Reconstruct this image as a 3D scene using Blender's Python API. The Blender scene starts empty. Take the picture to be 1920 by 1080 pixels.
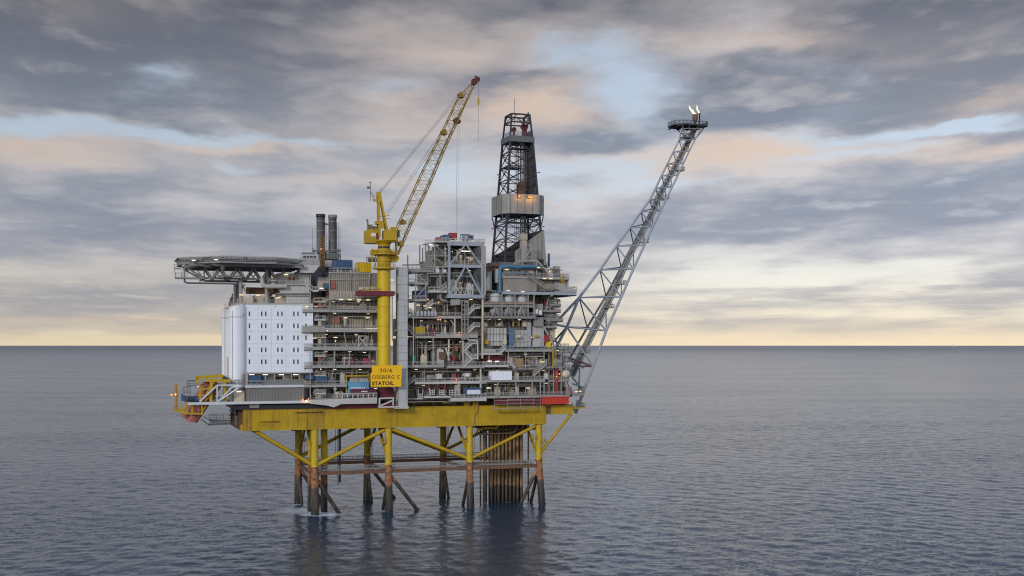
import bpy, math, random
import numpy as np
from mathutils import Vector, Matrix
random.seed(7)
S = bpy.context.scene
COL = S.collection

# ------------------------------------------------------------------ camera, world, sun, exposure
F = 2240.0            # focal length in pixels of the 1920 px wide picture
HC = 45.0             # camera height above the sea
cam_d = bpy.data.cameras.new("camera")
cam_d.sensor_width = 36.0
cam_d.lens = F / 1920 * 36.0
cam_d.shift_y = 107.0 / 1920
cam_d.clip_start = 1.0
cam_d.clip_end = 200000.0
cam = bpy.data.objects.new("camera", cam_d)
cam.location = (0, 0, HC)
cam.rotation_euler = (math.radians(90), 0, 0)
COL.objects.link(cam)
S.camera = cam
S.view_settings.view_transform = 'Standard'
S.view_settings.look = 'None'
S.view_settings.exposure = 0.0
S.view_settings.gamma = 1.0
S.view_settings.use_curve_mapping = False
S.cycles.use_denoising = True
S.cycles.use_adaptive_sampling = False
S.cycles.filter_width = 1.15
S.cycles.max_bounces = 6
S.cycles.diffuse_bounces = 3
S.cycles.glossy_bounces = 3
S.cycles.sample_clamp_indirect = 4.0
S.cycles.caustics_reflective = False
S.cycles.caustics_refractive = False

SUN_EL, SUN_AZ = 19.0, -155.0        # degrees; azimuth from +Y towards +X
sun_d = bpy.data.lights.new("sun", 'SUN')
sun_d.energy = 1.5
sun_d.angle = math.radians(11)
sun_d.color = (1.0, 0.95, 0.89)
sun = bpy.data.objects.new("sun", sun_d)
_a, _e = math.radians(SUN_AZ), math.radians(SUN_EL)
_dir = Vector((math.sin(_a) * math.cos(_e), math.cos(_a) * math.cos(_e), math.sin(_e)))
sun.rotation_euler = _dir.to_track_quat('Z', 'Y').to_euler()
sun.location = (-150, -200, 200)
COL.objects.link(sun)

def lin(r, g, b):
    f = lambda c: (c / 255 / 12.92) if c / 255 <= .04045 else ((c / 255 + .055) / 1.055) ** 2.4
    return (f(r), f(g), f(b))

class NT:
    """small helper round a node tree"""
    def __init__(s, nt): s.nt = nt; nt.nodes.clear()
    def n(s, t, **k):
        o = s.nt.nodes.new(t)
        for a, b in k.items(): setattr(o, a, b)
        return o
    def l(s, a, b): s.nt.links.new(a, b)
    def put(s, sock, val):
        if isinstance(val, bpy.types.NodeSocket): s.l(val, sock)
        else: sock.default_value = val
    def m(s, op, a, b=0.0, c=0.0, clamp=False):
        o = s.n('ShaderNodeMath', operation=op, use_clamp=clamp)
        s.put(o.inputs[0], a); s.put(o.inputs[1], b); s.put(o.inputs[2], c)
        return o.outputs[0]
    def vm(s, op, a, b=(0, 0, 0)):
        o = s.n('ShaderNodeVectorMath', operation=op)
        s.put(o.inputs[0], a); s.put(o.inputs[1], b)
        return o.outputs['Value'] if op in ('DOT_PRODUCT', 'LENGTH') else o.outputs['Vector']
    def mix(s, f, a, b, mode='MIX'):
        o = s.n('ShaderNodeMix', data_type='RGBA', blend_type=mode)
        s.put(o.inputs[0], f); s.put(o.inputs[6], a if isinstance(a, bpy.types.NodeSocket) else (*a, 1)[:4])
        s.put(o.inputs[7], b if isinstance(b, bpy.types.NodeSocket) else (*b, 1)[:4])
        return o.outputs[2]
    def ss(s, x, lo, hi):
        o = s.n('ShaderNodeMapRange', interpolation_type='SMOOTHSTEP')
        s.put(o.inputs[0], x); o.inputs[1].default_value = lo; o.inputs[2].default_value = hi
        return o.outputs[0]
    def ramp(s, x, stops):
        o = s.n('ShaderNodeValToRGB'); cr = o.color_ramp
        while len(cr.elements) < len(stops): cr.elements.new(0.5)
        for e, (p, c) in zip(cr.elements, stops): e.position = p; e.color = (*c, 1)
        s.put(o.inputs[0], x)
        return o.outputs[0]
    def noise(s, vec, scale, detail=4, rough=.5, dist=0.0, col=False):
        o = s.n('ShaderNodeTexNoise')
        if vec is not None: s.l(vec, o.inputs['Vector'])
        o.inputs['Scale'].default_value = scale; o.inputs['Detail'].default_value = detail
        o.inputs['Roughness'].default_value = rough; o.inputs['Distortion'].default_value = dist
        return o.outputs['Color'] if col else o.outputs['Fac']
    def xyz(s, x, y, z):
        o = s.n('ShaderNodeCombineXYZ'); s.put(o.inputs[0], x); s.put(o.inputs[1], y); s.put(o.inputs[2], z)
        return o.outputs[0]

# --- sky: Nishita air with two layers of broken stratocumulus laid on flat cloud planes
W = bpy.data.worlds.new("World"); S.world = W; W.use_nodes = True
g = NT(W.node_tree)
tc = g.n('ShaderNodeTexCoord').outputs['Generated']
sp = g.n('ShaderNodeSeparateXYZ'); g.l(tc, sp.inputs[0])
dx, dy, dz = sp.outputs
el = g.m('MAXIMUM', dz, 0.0)
az = g.m('ARCTAN2', dx, dy)
COVER = [(1185, 195, 95, 72, -.68), (1085, 105, 120, 30, -.45), (1130, 314, 120, 28, -.55), (1010, 335, 80, 26, -.5), (60, 277, 120, 17, -.6), (230, 262, 170, 15, -.6),
         (400, 274, 130, 15, -.55), (570, 277, 130, 11, -.45), (300, 172, 66, 20, -.55), (395, 70, 70, 55, -.28), (1720, 270, 230, 15, -.75), (1620, 302, 170, 13, -.6), (1850, 268, 120, 14, -.4),
         (862, 320, 50, 46, -.55), (730, 182, 70, 22, -.3), (820, 165, 50, 18, -.25), (470, 318, 90, 10, -.4), (1330, 497, 240, 26, -.35), (1520, 528, 380, 18, -.5), (1780, 508, 220, 14, -.35),
         (1400, 594, 640, 20, -.40), (1300, 560, 300, 12, -.35), (1500, 540, 500, 50, -.12), (1650, 470, 260, 10, -.2), (300, 632, 500, 9, -.35), (250, 596, 260, 5, -.3), (1260, 345, 90, 12, -.35), (1000, 445, 160, 12, -.2), (200, 560, 560, 42, .45)]
SHADE = [(100, 110, 320, 85, .45), (450, 195, 260, 44, .30), (230, 222, 220, 26, .35), (1450, 155, 250, 55, .45), (1750, 175, 260, 60, .35), (1850, 35, 300, 55, .55), (600, 112, 110, 24, .3),
         (1620, 222, 300, 28, .35), (1380, 225, 110, 34, .35), (1110, 272, 100, 14, .45), (350, 365, 340, 30, .22), (300, 440, 400, 50, .25), (1560, 390, 420, 48, .42), (1280, 440, 300, 24, .25),
         (950, 150, 100, 18, .35), (700, 20, 260, 30, .25), (1200, 20, 260, 40, .2), (650, 500, 420, 40, .15), (1450, 550, 240, 7, .35), (1620, 566, 300, 6, .3), (1850, 545, 150, 7, .4), (1150, 600, 300, 8, .2),
         (800, 105, 190, 50, -.25), (1010, 205, 110, 26, -.3), (850, 230, 190, 24, -.2), (1310, 302, 260, 26, -.55), (1850, 225, 120, 30, -.25), (1820, 308, 150, 12, -.3), (1500, 85, 220, 24, -.2),
         (420, 287, 130, 11, -.4), (60, 318, 170, 20, -.25), (600, 345, 260, 12, -.2), (1000, 400, 220, 16, -.12), (1150, 470, 260, 12, -.2), (100, 520, 300, 14, -.12), (150, 565, 520, 36, .32)]
WARM = [(1010, 200, 120, 34, .6), (830, 215, 220, 40, .35), (1310, 302, 260, 30, .6), (1500, 285, 160, 18, .5), (1860, 228, 130, 34, .65), (1820, 305, 160, 18, .5), (430, 285, 140, 12, .6), (50, 305, 180, 30, .5),
        (150, 40, 200, 40, .30), (800, 95, 220, 50, .35), (1500, 80, 240, 34, .35), (560, 262, 160, 14, .3), (1750, 130, 160, 40, .25), (700, 340, 200, 14, .2), (230, 600, 300, 8, .4), (1500, 600, 600, 20, .2)]
qx = g.m('MULTIPLY', az, g.m('DIVIDE', 2.15, g.m('ADD', el, .29)))
qy = g.m('MULTIPLY', g.m('LOGARITHM', g.m('ADD', el, .028), 2.71828), 3.1)
q1 = g.xyz(qx, qy, 0.0)
wn = g.noise(g.vm('ADD', q1, (7, 3, 9)), 2.2, 5, .55, 0, True)
qw = g.vm('ADD', q1, g.vm('MULTIPLY', g.vm('SUBTRACT', wn, (.5, .5, .5)), (.22, .18, 0)))
wide = g.m('ADD', .25, g.m('MULTIPLY', el, 3.2))            # cloud edges wander less towards the horizon
ae = g.vm('ADD', g.xyz(az, el, 0.0), g.vm('MULTIPLY', g.vm('SUBTRACT', wn, (.5, .5, .5)), g.xyz(.10, g.m('MULTIPLY', wide, .055), 0.0)))
def field(base, blobs):
    """base plus soft banks, each at a compass direction and elevation (given as picture points of the level view)"""
    acc = base
    for px, py, sx, sy, amp in blobs:
        cx, cy = math.atan((px - 960) / F), math.sin(math.atan((647 - py) / F))
        o = g.n('ShaderNodeVectorMath', operation='MULTIPLY_ADD'); g.l(ae, o.inputs[0])
        o.inputs[1].default_value = (F / sx, F / sy, 0); o.inputs[2].default_value = (-cx * F / sx, -cy * F / sy, 0)
        q = g.vm('DOT_PRODUCT', o.outputs[0], o.outputs[0])
        acc = g.m('MULTIPLY_ADD', g.m('EXPONENT', g.m('MULTIPLY', q, -1.0)), amp, acc)
    return acc
def cloud_noise(v):
    a = g.noise(g.vm('ADD', v, (3.1, 1.7, 0)), 1.1, 9, .53)
    b = g.noise(g.vm('ADD', v, (11.3, 5.2, 2)), 3.0, 8, .53)
    return g.m('ADD', g.m('MULTIPLY', a, .6), g.m('MULTIPLY', b, .4))
raw0 = cloud_noise(qw)
raw1 = cloud_noise(g.vm('ADD', qw, (.03, .15, 0)))
relief = g.m('SUBTRACT', raw0, raw1)
tex = g.m('SUBTRACT', raw0, .5)
cover = field(g.m('MULTIPLY_ADD', tex, 2.0, .84), COVER)
shade = field(g.m('MULTIPLY_ADD', tex, 2.4, .45), SHADE)
warm = field(g.m('MULTIPLY_ADD', tex, -.6, .06), WARM)
e33 = g.m('MULTIPLY', el, 3.3)
east = g.ss(az, -.38, .30)
gap = g.ramp(e33, [(0.0, lin(248, 226, 186)), (.05, lin(246, 231, 200)), (.16, lin(238, 231, 215)), (.32, lin(212, 216, 220)), (.55, lin(192, 204, 215)), (1.0, lin(164, 180, 198))])
light = g.ramp(e33, [(0.0, lin(232, 212, 178)), (.10, lin(220, 210, 194)), (.30, lin(206, 204, 205)), (.6, lin(200, 195, 194)), (1.0, lin(150, 146, 148))])
dark = g.ramp(e33, [(0.0, lin(206, 192, 172)), (.08, lin(182, 177, 173)), (.25, lin(152, 156, 167)), (.5, lin(138, 147, 161)), (.75, lin(115, 120, 132)), (1.0, lin(82, 86, 96))])
nis = g.n('ShaderNodeTexSky', sky_type='NISHITA'); nis.sun_disc = False
nis.sun_elevation = _e; nis.sun_rotation = _a; nis.altitude = 50
gap = g.mix(.05, gap, g.mix(1.0, nis.outputs[0], (.1, .1, .1), 'MULTIPLY'))
wm = g.m('MINIMUM', g.m('MAXIMUM', warm, 0.0), 1.0)
light = g.mix(wm, light, lin(219, 191, 168))
dark = g.mix(g.m('MULTIPLY', wm, .6), dark, lin(172, 160, 153))
body = g.mix(g.ss(shade, .12, .88), light, dark)
body = g.mix(g.m('MULTIPLY', g.ss(relief, .0, .14), .55), body, light)
body = g.mix(g.m('MULTIPLY', g.ss(g.m('MULTIPLY', relief, -1.0), .0, .14), .30), body, g.mix(1.0, body, (.70, .72, .78), 'MULTIPLY'))
sky = g.mix(g.ss(cover, .02, .80), gap, body)
low = g.ss(el, 0.0, .014)
sky = g.mix(g.m('MULTIPLY', g.m('SUBTRACT', 1.0, low), .75), sky, lin(244, 222, 184))
sky = g.mix(g.m('MULTIPLY', g.ss(el, .28, .5), .65), sky, lin(132, 154, 188))     # bluer overhead, above the view
wl = g.m('MULTIPLY_ADD', east, .20, .86)
gl = g.mix(1.0, sky, g.xyz(g.m('MULTIPLY', wl, 1.03), g.m('MULTIPLY', wl, 1.06), g.m('MULTIPLY', wl, 1.11)), 'MULTIPLY')
# added sky brightness behind the viewer, less overhead, to light the platform's near faces
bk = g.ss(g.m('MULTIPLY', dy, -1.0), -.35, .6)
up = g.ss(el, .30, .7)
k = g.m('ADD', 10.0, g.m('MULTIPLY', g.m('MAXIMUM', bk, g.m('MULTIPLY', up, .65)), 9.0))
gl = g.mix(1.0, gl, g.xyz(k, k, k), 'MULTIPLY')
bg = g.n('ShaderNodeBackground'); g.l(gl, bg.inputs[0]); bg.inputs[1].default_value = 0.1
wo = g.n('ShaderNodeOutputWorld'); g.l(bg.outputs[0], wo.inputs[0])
W.cycles.sampling_method = 'MANUAL'; W.cycles.sample_map_resolution = 512

# ------------------------------------------------------------------ platform frame of reference
TH = math.radians(19.0)
O = Vector((-52.4, 317.0, 0.0))             # front left jacket leg at sea level
UD = Vector((math.cos(TH), math.sin(TH), 0)); VD = Vector((-math.sin(TH), math.cos(TH), 0))
def world(p): return O + UD * p[0] + VD * p[1] + Vector((0, 0, p[2]))
CU = -O.dot(UD); CV = -O.dot(VD)
def A(px, py, v):
    """surveyed point: where the sight line through a picture point meets the platform plane v"""
    a, b = (px - 960) / F, (647 - py) / F
    t = (v - CV) / (-math.sin(TH) * a + math.cos(TH))
    return Vector((CU + t * (a * math.cos(TH) + math.sin(TH)), v, HC + t * b))
def Au(px, v): return A(px, 600, v)[0]
def Az(px, py, v): return A(px, py, v)[2]

ORG = {}
class MB:
    def __init__(s): s.v = []; s.f = []; s.sm = []; s.mk = []
    def face(s, pts, smooth=False):
        i = len(s.v); s.v += [tuple(p) for p in pts]; s.f.append(tuple(range(i, i + len(pts)))); s.sm.append(smooth)
    def raw(s, vs, fs, smooth=False):
        i = len(s.v); s.v += [tuple(p) for p in vs]
        for f in fs: s.f.append(tuple(i + k for k in f)); s.sm.append(smooth)
        return s
    def box(s, u0, v0, z0, u1, v1, z1):
        u0, u1 = sorted((u0, u1)); v0, v1 = sorted((v0, v1)); z0, z1 = sorted((z0, z1))
        return s.raw([(u0, v0, z0), (u1, v0, z0), (u1, v1, z0), (u0, v1, z0), (u0, v0, z1), (u1, v0, z1), (u1, v1, z1), (u0, v1, z1)],
              [(0, 3, 2, 1), (4, 5, 6, 7), (0, 1, 5, 4), (1, 2, 6, 5), (2, 3, 7, 6), (3, 0, 4, 7)])
    def prism(s, outline, v0, v1):
        """outline in (u, z), extruded along v; outline counter-clockwise seen from the front"""
        n = len(outline)
        vs = [(u, v0, z) for u, z in outline] + [(u, v1, z) for u, z in outline]
        return s.raw(vs, [tuple(range(n)), tuple(range(2 * n - 1, n - 1, -1))] + [(i, i + n, (i + 1) % n + n, (i + 1) % n) for i in range(n)])
    def slab(s, outline, z0, z1):
        """outline in (u, v) counter-clockwise from above"""
        n = len(outline)
        vs = [(u, v, z0) for u, v in outline] + [(u, v, z1) for u, v in outline]
        return s.raw(vs, [tuple(range(n - 1, -1, -1)), tuple(range(n, 2 * n))] + [(i, (i + 1) % n, (i + 1) % n + n, i + n) for i in range(n)])
    def loft(s, rings, smooth=False, caps=True):
        n = len(rings[0]); vs = [p for r in rings for p in r]; fs = []
        for k in range(len(rings) - 1):
            for i in range(n):
                j = (i + 1) % n
                fs.append((k * n + i, k * n + j, (k + 1) * n + j, (k + 1) * n + i))
        s.raw(vs, fs, smooth)
        if caps: s.face(rings[0][::-1]); s.face(rings[-1])
        return s
    def beam(s, p, q, w=.3, h=None):
        h = h or w; p = Vector(p); q = Vector(q); d = q - p; s.mk.append((len(s.v), len(s.f)))
        if d.length < 1e-4: return s
        d.normalize(); up = Vector((0, 0, 1)) if abs(d.z) < .97 else Vector((0, 1, 0))
        x = d.cross(up).normalized() * (w / 2); y = x.cross(d).normalized() * (h / 2)
        r = [[e - x - y, e + x - y, e + x + y, e - x + y] for e in (p, q)]
        return s.loft(r)
    def tube(s, pts, r, n=8, caps=True):
        pts = [Vector(p) for p in pts]
        rr = r if isinstance(r, (list, tuple)) else [r] * len(pts)
        d0 = (pts[1] - pts[0]).normalized()
        ref = Vector((0, 0, 1)) if abs(d0.z) < .9 else Vector((1, 0, 0))
        rings = []
        for i, p in enumerate(pts):
            a = (p - pts[i - 1]).normalized() if i else d0
            b = (pts[i + 1] - p).normalized() if i < len(pts) - 1 else a
            t = (a + b); t = t.normalized() if t.length > 1e-5 else a
            x = (ref - t * ref.dot(t))
            if x.length < 1e-3: x = Vector((0, 1, 0)) - t * t.y
            x.normalize(); ref = x; y = t.cross(x)
            k = 1 / max(.5, a.dot(t))
            rings.append([p + (x * math.cos(2 * math.pi * j / n) + y * math.sin(2 * math.pi * j / n)) * rr[i] * (k if 0 < i < len(pts) - 1 else 1) for j in range(n)])
        return s.loft(rings, n > 4, caps)
    def lathe(s, c, prof, n=20):
        """prof: list of (radius, z) from bottom to top round the vertical at c=(u,v)"""
        return s.loft([[(c[0] + r * math.cos(2 * math.pi * j / n), c[1] + r * math.sin(2 * math.pi * j / n), z) for j in range(n)] for r, z in prof], True)
    def ball(s, c, r, n=14, sz=1.0):
        prof = [(max(.01, r * math.sin(math.pi * i / 10)), c[2] - sz * r * math.cos(math.pi * i / 10)) for i in range(11)]
        return s.lathe(c, prof, n)
    def corr(s, p, q, z0, z1, pitch=.8, dep=.12):
        """profiled sheet from plan point p to q (outside on the right-hand side going p to q)"""
        p = Vector((p[0], p[1], 0)); q = Vector((q[0], q[1], 0)); L = (q - p).length; d = (q - p) / L
        o = Vector((d.y, -d.x, 0)); n = max(1, round(L / pitch)); w = L / n; line = []
        for i in range(n):
            for f, e in ((0, 0), (.3, 0), (.4, 1), (.9, 1)): line.append(p + d * (w * (i + f)) + o * (dep * e))
        line.append(q)
        k = len(line)
        s.raw([(a.x, a.y, z0) for a in line] + [(a.x, a.y, z1) for a in line], [(i, i + 1, i + 1 + k, i + k) for i in range(k - 1)])
        return s
    def rail(s, pts, h=1.15, t=.09, step=1.6, rails=(.42, .8, 1.0), toe=True):
        pts = [Vector(p) for p in pts]; Z = Vector((0, 0, 1))
        for a, b in zip(pts, pts[1:]):
            L = (b - a).length; n = max(1, round(L / step))
            for i in range(n + 1):
                c = a + (b - a) * (i / n); s.beam(c, c + Z * h, t)
            for f in rails: s.beam(a + Z * (h * f), b + Z * (h * f), t)
            if toe: s.beam(a + Z * .12, b + Z * .12, .03, .2)
        return s
    def stair(s, a, b, w=1.0, rails=True):
        """straight flight from a (foot) to b (head), width w along v"""
        a = Vector(a); b = Vector(b); V = Vector((0, w, 0))
        for o in (Vector((0, 0, 0)), V): s.beam(a + o, b + o, .12, .38)
        n = max(2, int(abs(b.z - a.z) / .3))
        for i in range(1, n):
            c = a + (b - a) * (i / n); s.beam(c, c + V, .28, .05)
        if rails:
            for o in (Vector((0, 0, 0)), V): s.rail([a + o + Vector((0, 0, .1)), b + o + Vector((0, 0, .1))], 1.1, .07, 1.4, toe=False)
        return s
    def ladder(s, a, b, w=.5, hoops=True):
        a = Vector(a); b = Vector(b); n = int((b - a).length / .4)
        for o in (-w / 2, w / 2): s.beam(a + Vector((o, 0, 0)), b + Vector((o, 0, 0)), .07)
        for i in range(n):
            c = a + (b - a) * (i / n); s.beam(c - Vector((w / 2, 0, 0)), c + Vector((w / 2, 0, 0)), .05)
            if hoops and i % 3 == 0 and i > 5:
                s.beam(c + Vector((-w * .8, -.7, 0)), c + Vector((w * .8, -.7, 0)), .05)
                s.beam(c + Vector((-w * .8, -.7, 0)), c + Vector((-w / 2, 0, 0)), .05); s.beam(c + Vector((w * .8, -.7, 0)), c + Vector((w / 2, 0, 0)), .05)
        return s
    def build_each(s, name, mat, parent):
        """one part per member"""
        ends = s.mk[1:] + [(len(s.v), len(s.f))]
        for (a, c), (e, g_) in zip(s.mk, ends):
            t = MB(); t.v = s.v[a:e]; t.f = [tuple(i - a for i in f) for f in s.f[c:g_]]; t.sm = s.sm[c:g_]; t.build(name, mat, parent)
    def build(s, name, mat, parent=None, label=None, org=None):
        if not s.v: return None
        o_ = Vector(org) if org is not None else ORG[parent.name]
        me = bpy.data.meshes.new(name)
        me.from_pydata([(a[0] - o_.x, a[1] - o_.y, a[2] - o_.z) for a in s.v], [], s.f)
        me.polygons.foreach_set('use_smooth', s.sm)
        me.materials.append(mat); me.update()
        ob = bpy.data.objects.new(name, me); COL.objects.link(ob)
        ORG[ob.name] = o_
        if parent is not None: ob.parent = parent
        if label: ob['label'] = label
        return ob

def describe(o, label, cat, group=None, kind=None):
    if label: o['label'] = label
    if cat: o['category'] = cat
    if group: o['group'] = group
    if kind: o['kind'] = kind
    return o
def thing(name, label, cat, p, group=None):
    o = bpy.data.objects.new(name, None); COL.objects.link(o)
    o.empty_display_size = .5
    o.location = world(p); o.rotation_euler = (0, 0, TH); ORG[o.name] = Vector(p)
    return describe(o, label, cat, group)
def solo(name, mb, mat, label, cat, p, group=None):
    o = mb.build(name, mat, None, None, p); o.location = world(p); o.rotation_euler = (0, 0, TH)
    return describe(o, label, cat, group)
def copy_tree(o, parent=None):
    c = o.copy(); COL.objects.link(c); ORG[c.name] = ORG[o.name]
    if parent is not None: c.parent = parent
    for ch in list(o.children): copy_tree(ch, c)
    return c

# ------------------------------------------------------------------ materials
MATS = {}
def mat(name, rgb, rough=.55, dirt=.35, streak=.35, rust=0.0, metal=0.0, streak_col=(.06, .045, .03), panel=0.0):
    m = bpy.data.materials.new(name); m.use_nodes = True; n = NT(m.node_tree); MATS[name] = m
    oc = n.n('ShaderNodeTexCoord').outputs['Object']
    cl = n.noise(oc, .22, 6, .6)
    fine = n.noise(oc, 2.3, 5, .6)
    a = n.m('ADD', n.m('MULTIPLY', cl, .7), n.m('MULTIPLY', fine, .3))
    f = n.ss(a, .30, .72)
    c = n.mix(n.m('MULTIPLY', f, dirt), rgb, tuple(x * .42 for x in rgb))
    if panel:   # slight tone steps between bolted panels
        pv = n.n('ShaderNodeTexVoronoi'); pv.inputs['Scale'].default_value = panel
        n.l(n.vm('MULTIPLY', oc, (1, 1, .45)), pv.inputs['Vector'])
        sx = n.n('ShaderNodeSeparateXYZ'); n.l(pv.outputs['Color'], sx.inputs[0])
        c = n.mix(n.m('MULTIPLY', sx.outputs[0], .3), c, tuple(x * .6 for x in rgb))
    sv = n.vm('MULTIPLY', oc, (1.6, 1.6, .10))
    st = n.ss(n.noise(sv, 1.0, 6, .65), .52, .75)
    c = n.mix(n.m('MULTIPLY', st, streak), c, streak_col)
    if rust:
        r = n.ss(n.noise(n.vm('MULTIPLY', oc, (1, 1, .5)), .8, 8, .7), .62 - rust * .25, .70)
        c = n.mix(n.m('MULTIPLY', r, min(1, rust * 1.6)), c, n.ramp(fine, [(.3, (.055, .02, .010)), (.7, (.19, .075, .030))]))
    b = n.n('ShaderNodeBsdfPrincipled'); n.l(c, b.inputs['Base Color'])
    n.put(b.inputs['Roughness'], n.m('ADD', rough - .1, n.m('MULTIPLY', fine, .25)))
    b.inputs['Metallic'].default_value = metal
    bp = n.n('ShaderNodeBump'); bp.inputs['Strength'].default_value = .15; bp.inputs['Distance'].default_value = .05
    n.l(fine, bp.inputs['Height']); n.l(bp.outputs[0], b.inputs['Normal'])
    o = n.n('ShaderNodeOutputMaterial'); n.l(b.outputs[0], o.inputs[0])
    return m
def emit(name, rgb, k):
    m = bpy.data.materials.new(name); m.use_nodes = True; n = NT(m.node_tree)
    e = n.n('ShaderNodeEmission'); e.inputs[0].default_value = (*rgb, 1); e.inputs[1].default_value = k
    o = n.n('ShaderNodeOutputMaterial'); n.l(e.outputs[0], o.inputs[0]); return m

WHITE = mat('white_paint', (.84, .88, .93), .45, .10, .07, 0, streak_col=(.42, .38, .32))
OFFWHITE = mat('off_white_paint', (.54, .535, .50), .5, .22, .25)
LGREY = mat('light_grey_paint', (.39, .38, .35), .5, .38, .40, .15)
GREY = mat('grey_paint', (.275, .27, .25), .5, .35, .35, .18)
BGREY = mat('blue_grey_steel', (.36, .40, .44), .5, .30, .30, .1)
DGREY = mat('dark_grey_steel', (.15, .155, .16), .55, .4, .3, .2)
BLACK = mat('black_steel', (.022, .024, .03), .5, .3, .2, .1)
BEIGE = mat('beige_cladding', (.50, .435, .34), .6, .42, .50, .06, panel=.35)
GREYWALL = mat('grey_cladding', (.36, .33, .275), .6, .4, .42, .05, panel=.3)
DUCT = mat('weathered_panel', (.52, .53, .52), .6, .30, .40, 0, panel=.25)
YELLOW = mat('yellow_paint', (.54, .35, .007), .45, .45, .35, .10, streak_col=(.16, .08, .012))
GIRDY = mat('girder_yellow', (.57, .37, .004), .5, .65, .75, .22, streak_col=(.15, .085, .012), panel=.07)
BRYELLOW = mat('bright_yellow_paint', (.72, .50, .006), .45, .32, .28, .04, streak_col=(.2, .12, .02))
SIGNY = mat('sign_yellow', (.95, .54, .004), .45, .10, .05)
MAROON = mat('maroon_paint', (.17, .022, .035), .5, .35, .2, .05)
DULLRED = mat('dull_red_paint', (.12, .020, .018), .55, .4, .2, .1)
RED = mat('red_paint', (.33, .03, .028), .5, .25, .15, .05)
REDOR = mat('orange_red_paint', (.56, .045, .025), .4, .15, .08, 0)
BOXGREY = mat('box_grey_cladding', (.21, .205, .19), .6, .35, .3)
FASCIA = mat('fascia_white', (.62, .64, .65), .5, .2, .25, .05)
ORANGE = mat('weathered_orange', (.36, .115, .075), .55, .40, .40, .05)
BLUE = mat('blue_paint', (.045, .11, .22), .5, .3, .2, .08)
CYAN = mat('light_blue_paint', (.16, .38, .56), .5, .25, .2, .05)
PIPEBLUE = mat('blue_pipe_paint', (.07, .18, .30), .45, .3, .2, .05)
GREEN = mat('green_paint', (.04, .30, .17), .5, .2, .1)
RUST = mat('rusty_steel', (.19, .10, .06), .75, .5, .4, .5)
BROWN = mat('brown_rusty_pipe', (.135, .085, .055), .7, .5, .5, .45)
SILO = mat('silo_paint', (.47, .49, .48), .5, .35, .45, .08)
STACK = mat('stack_steel', (.27, .26, .255), .6, .40, .5, .12)
MAGENTA = mat('magenta_cover', (.34, .05, .12), .5, .25, .1)
CREAM = mat('cream_paint', (.60, .53, .40), .5, .3, .3, .1)
GLASS = mat('dark_glass', (.015, .02, .035), .08, .1, 0)
DOOR = mat('dark_opening', (.03, .028, .026), .7, .3, .1)
GRATE = mat('grating', (.22, .235, .245), .6, .4, .2, .2)
LAMP = emit('lamp_tube', (1.0, .80, .42), 1.5)
LAMPW = emit('lamp_tube_white', (1.0, .92, .78), 1.9)
AMBER = emit('amber_lamp', (1.0, .42, .10), 2.2)
SODIUM = emit('sodium_lamp', (1.0, .40, .06), 2.0)
BOOMY = mat('boom_yellow', (.33, .20, .014), .5, .5, .4, .2, streak_col=(.14, .07, .012))
REDL = emit('red_lamp', (1.0, .34, .20), 2.4)
FLAME = emit('gas_flame', (1.0, .80, .48), 1.7)
for m_ in (LAMP, LAMPW, AMBER, REDL, SODIUM, FLAME): m_.cycles.emission_sampling = 'NONE'
INK = mat('sign_lettering', (.05, .025, .012), .6, .1, 0)
PALE = mat('pale_lettering', (.75, .76, .78), .6, .1, 0)

# splash zone: yellow coat above, scarred rust-orange band, black marine growth at the sea
def leg_material(name, z_dark=7.4, z_yel=12.6, yellow=True):
    m = bpy.data.materials.new(name); m.use_nodes = True; n = NT(m.node_tree)
    oc = n.n('ShaderNodeTexCoord').outputs['Object']
    gx = n.n('ShaderNodeNewGeometry'); s3 = n.n('ShaderNodeSeparateXYZ'); n.l(gx.outputs['Position'], s3.inputs[0])
    nz = n.noise(oc, .9, 7, .65); big = n.noise(n.vm('MULTIPLY', oc, (1.5, 1.5, .2)), .9, 6, .6)
    z = n.m('ADD', s3.outputs[2], n.m('MULTIPLY', n.m('SUBTRACT', nz, .5), 3.4))
    z2 = n.m('ADD', s3.outputs[2], n.m('MULTIPLY', n.m('SUBTRACT', big, .5), 5.0))
    yc = n.mix(n.m('MULTIPLY', n.ss(nz, .3, .7), .45), (.60, .43, .016), (.30, .20, .012))
    yc = n.mix(n.m('MULTIPLY', n.ss(big, .55, .72), .5), yc, (.17, .085, .02))
    rc = n.ramp(nz, [(.28, (.08, .035, .018)), (.5, (.30, .125, .05)), (.72, (.46, .26, .14))])
    dc = n.ramp(big, [(.3, (.012, .011, .010)), (.52, (.055, .045, .036)), (.72, (.15, .115, .085))])
    c = n.mix(n.ss(z, z_dark - .8, z_dark + .5), dc, rc)
    c = n.mix(n.m('MULTIPLY', n.ss(z2, 3.2, .2), .85), c, (.010, .011, .011))
    if yellow: c = n.mix(n.ss(z, z_yel - .15, z_yel + .15), c, yc)
    b = n.n('ShaderNodeBsdfPrincipled'); n.l(c, b.inputs['Base Color']); b.inputs['Roughness'].default_value = .6
    bp = n.n('ShaderNodeBump'); bp.inputs['Strength'].default_value = .4; bp.inputs['Distance'].default_value = .08
    n.l(nz, bp.inputs['Height']); n.l(bp.outputs[0], b.inputs['Normal'])
    o = n.n('ShaderNodeOutputMaterial'); n.l(b.outputs[0], o.inputs[0]); return m
LEG = leg_material('splash_zone_leg')
BRACE = leg_material('splash_zone_brace', 8.2, 12.6, False)
COND = leg_material('conductor_steel', 5.0, 99, False)
def cond_tone():
    n = COND.node_tree
    for nd in n.nodes:
        if nd.type == 'VALTORGB' and abs(nd.color_ramp.elements[0].position - .28) < .01:
            for e, c in zip(nd.color_ramp.elements, ((.09, .055, .03), (.23, .14, .07), (.38, .24, .12))): e.color = (*c, 1)
cond_tone()

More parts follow.
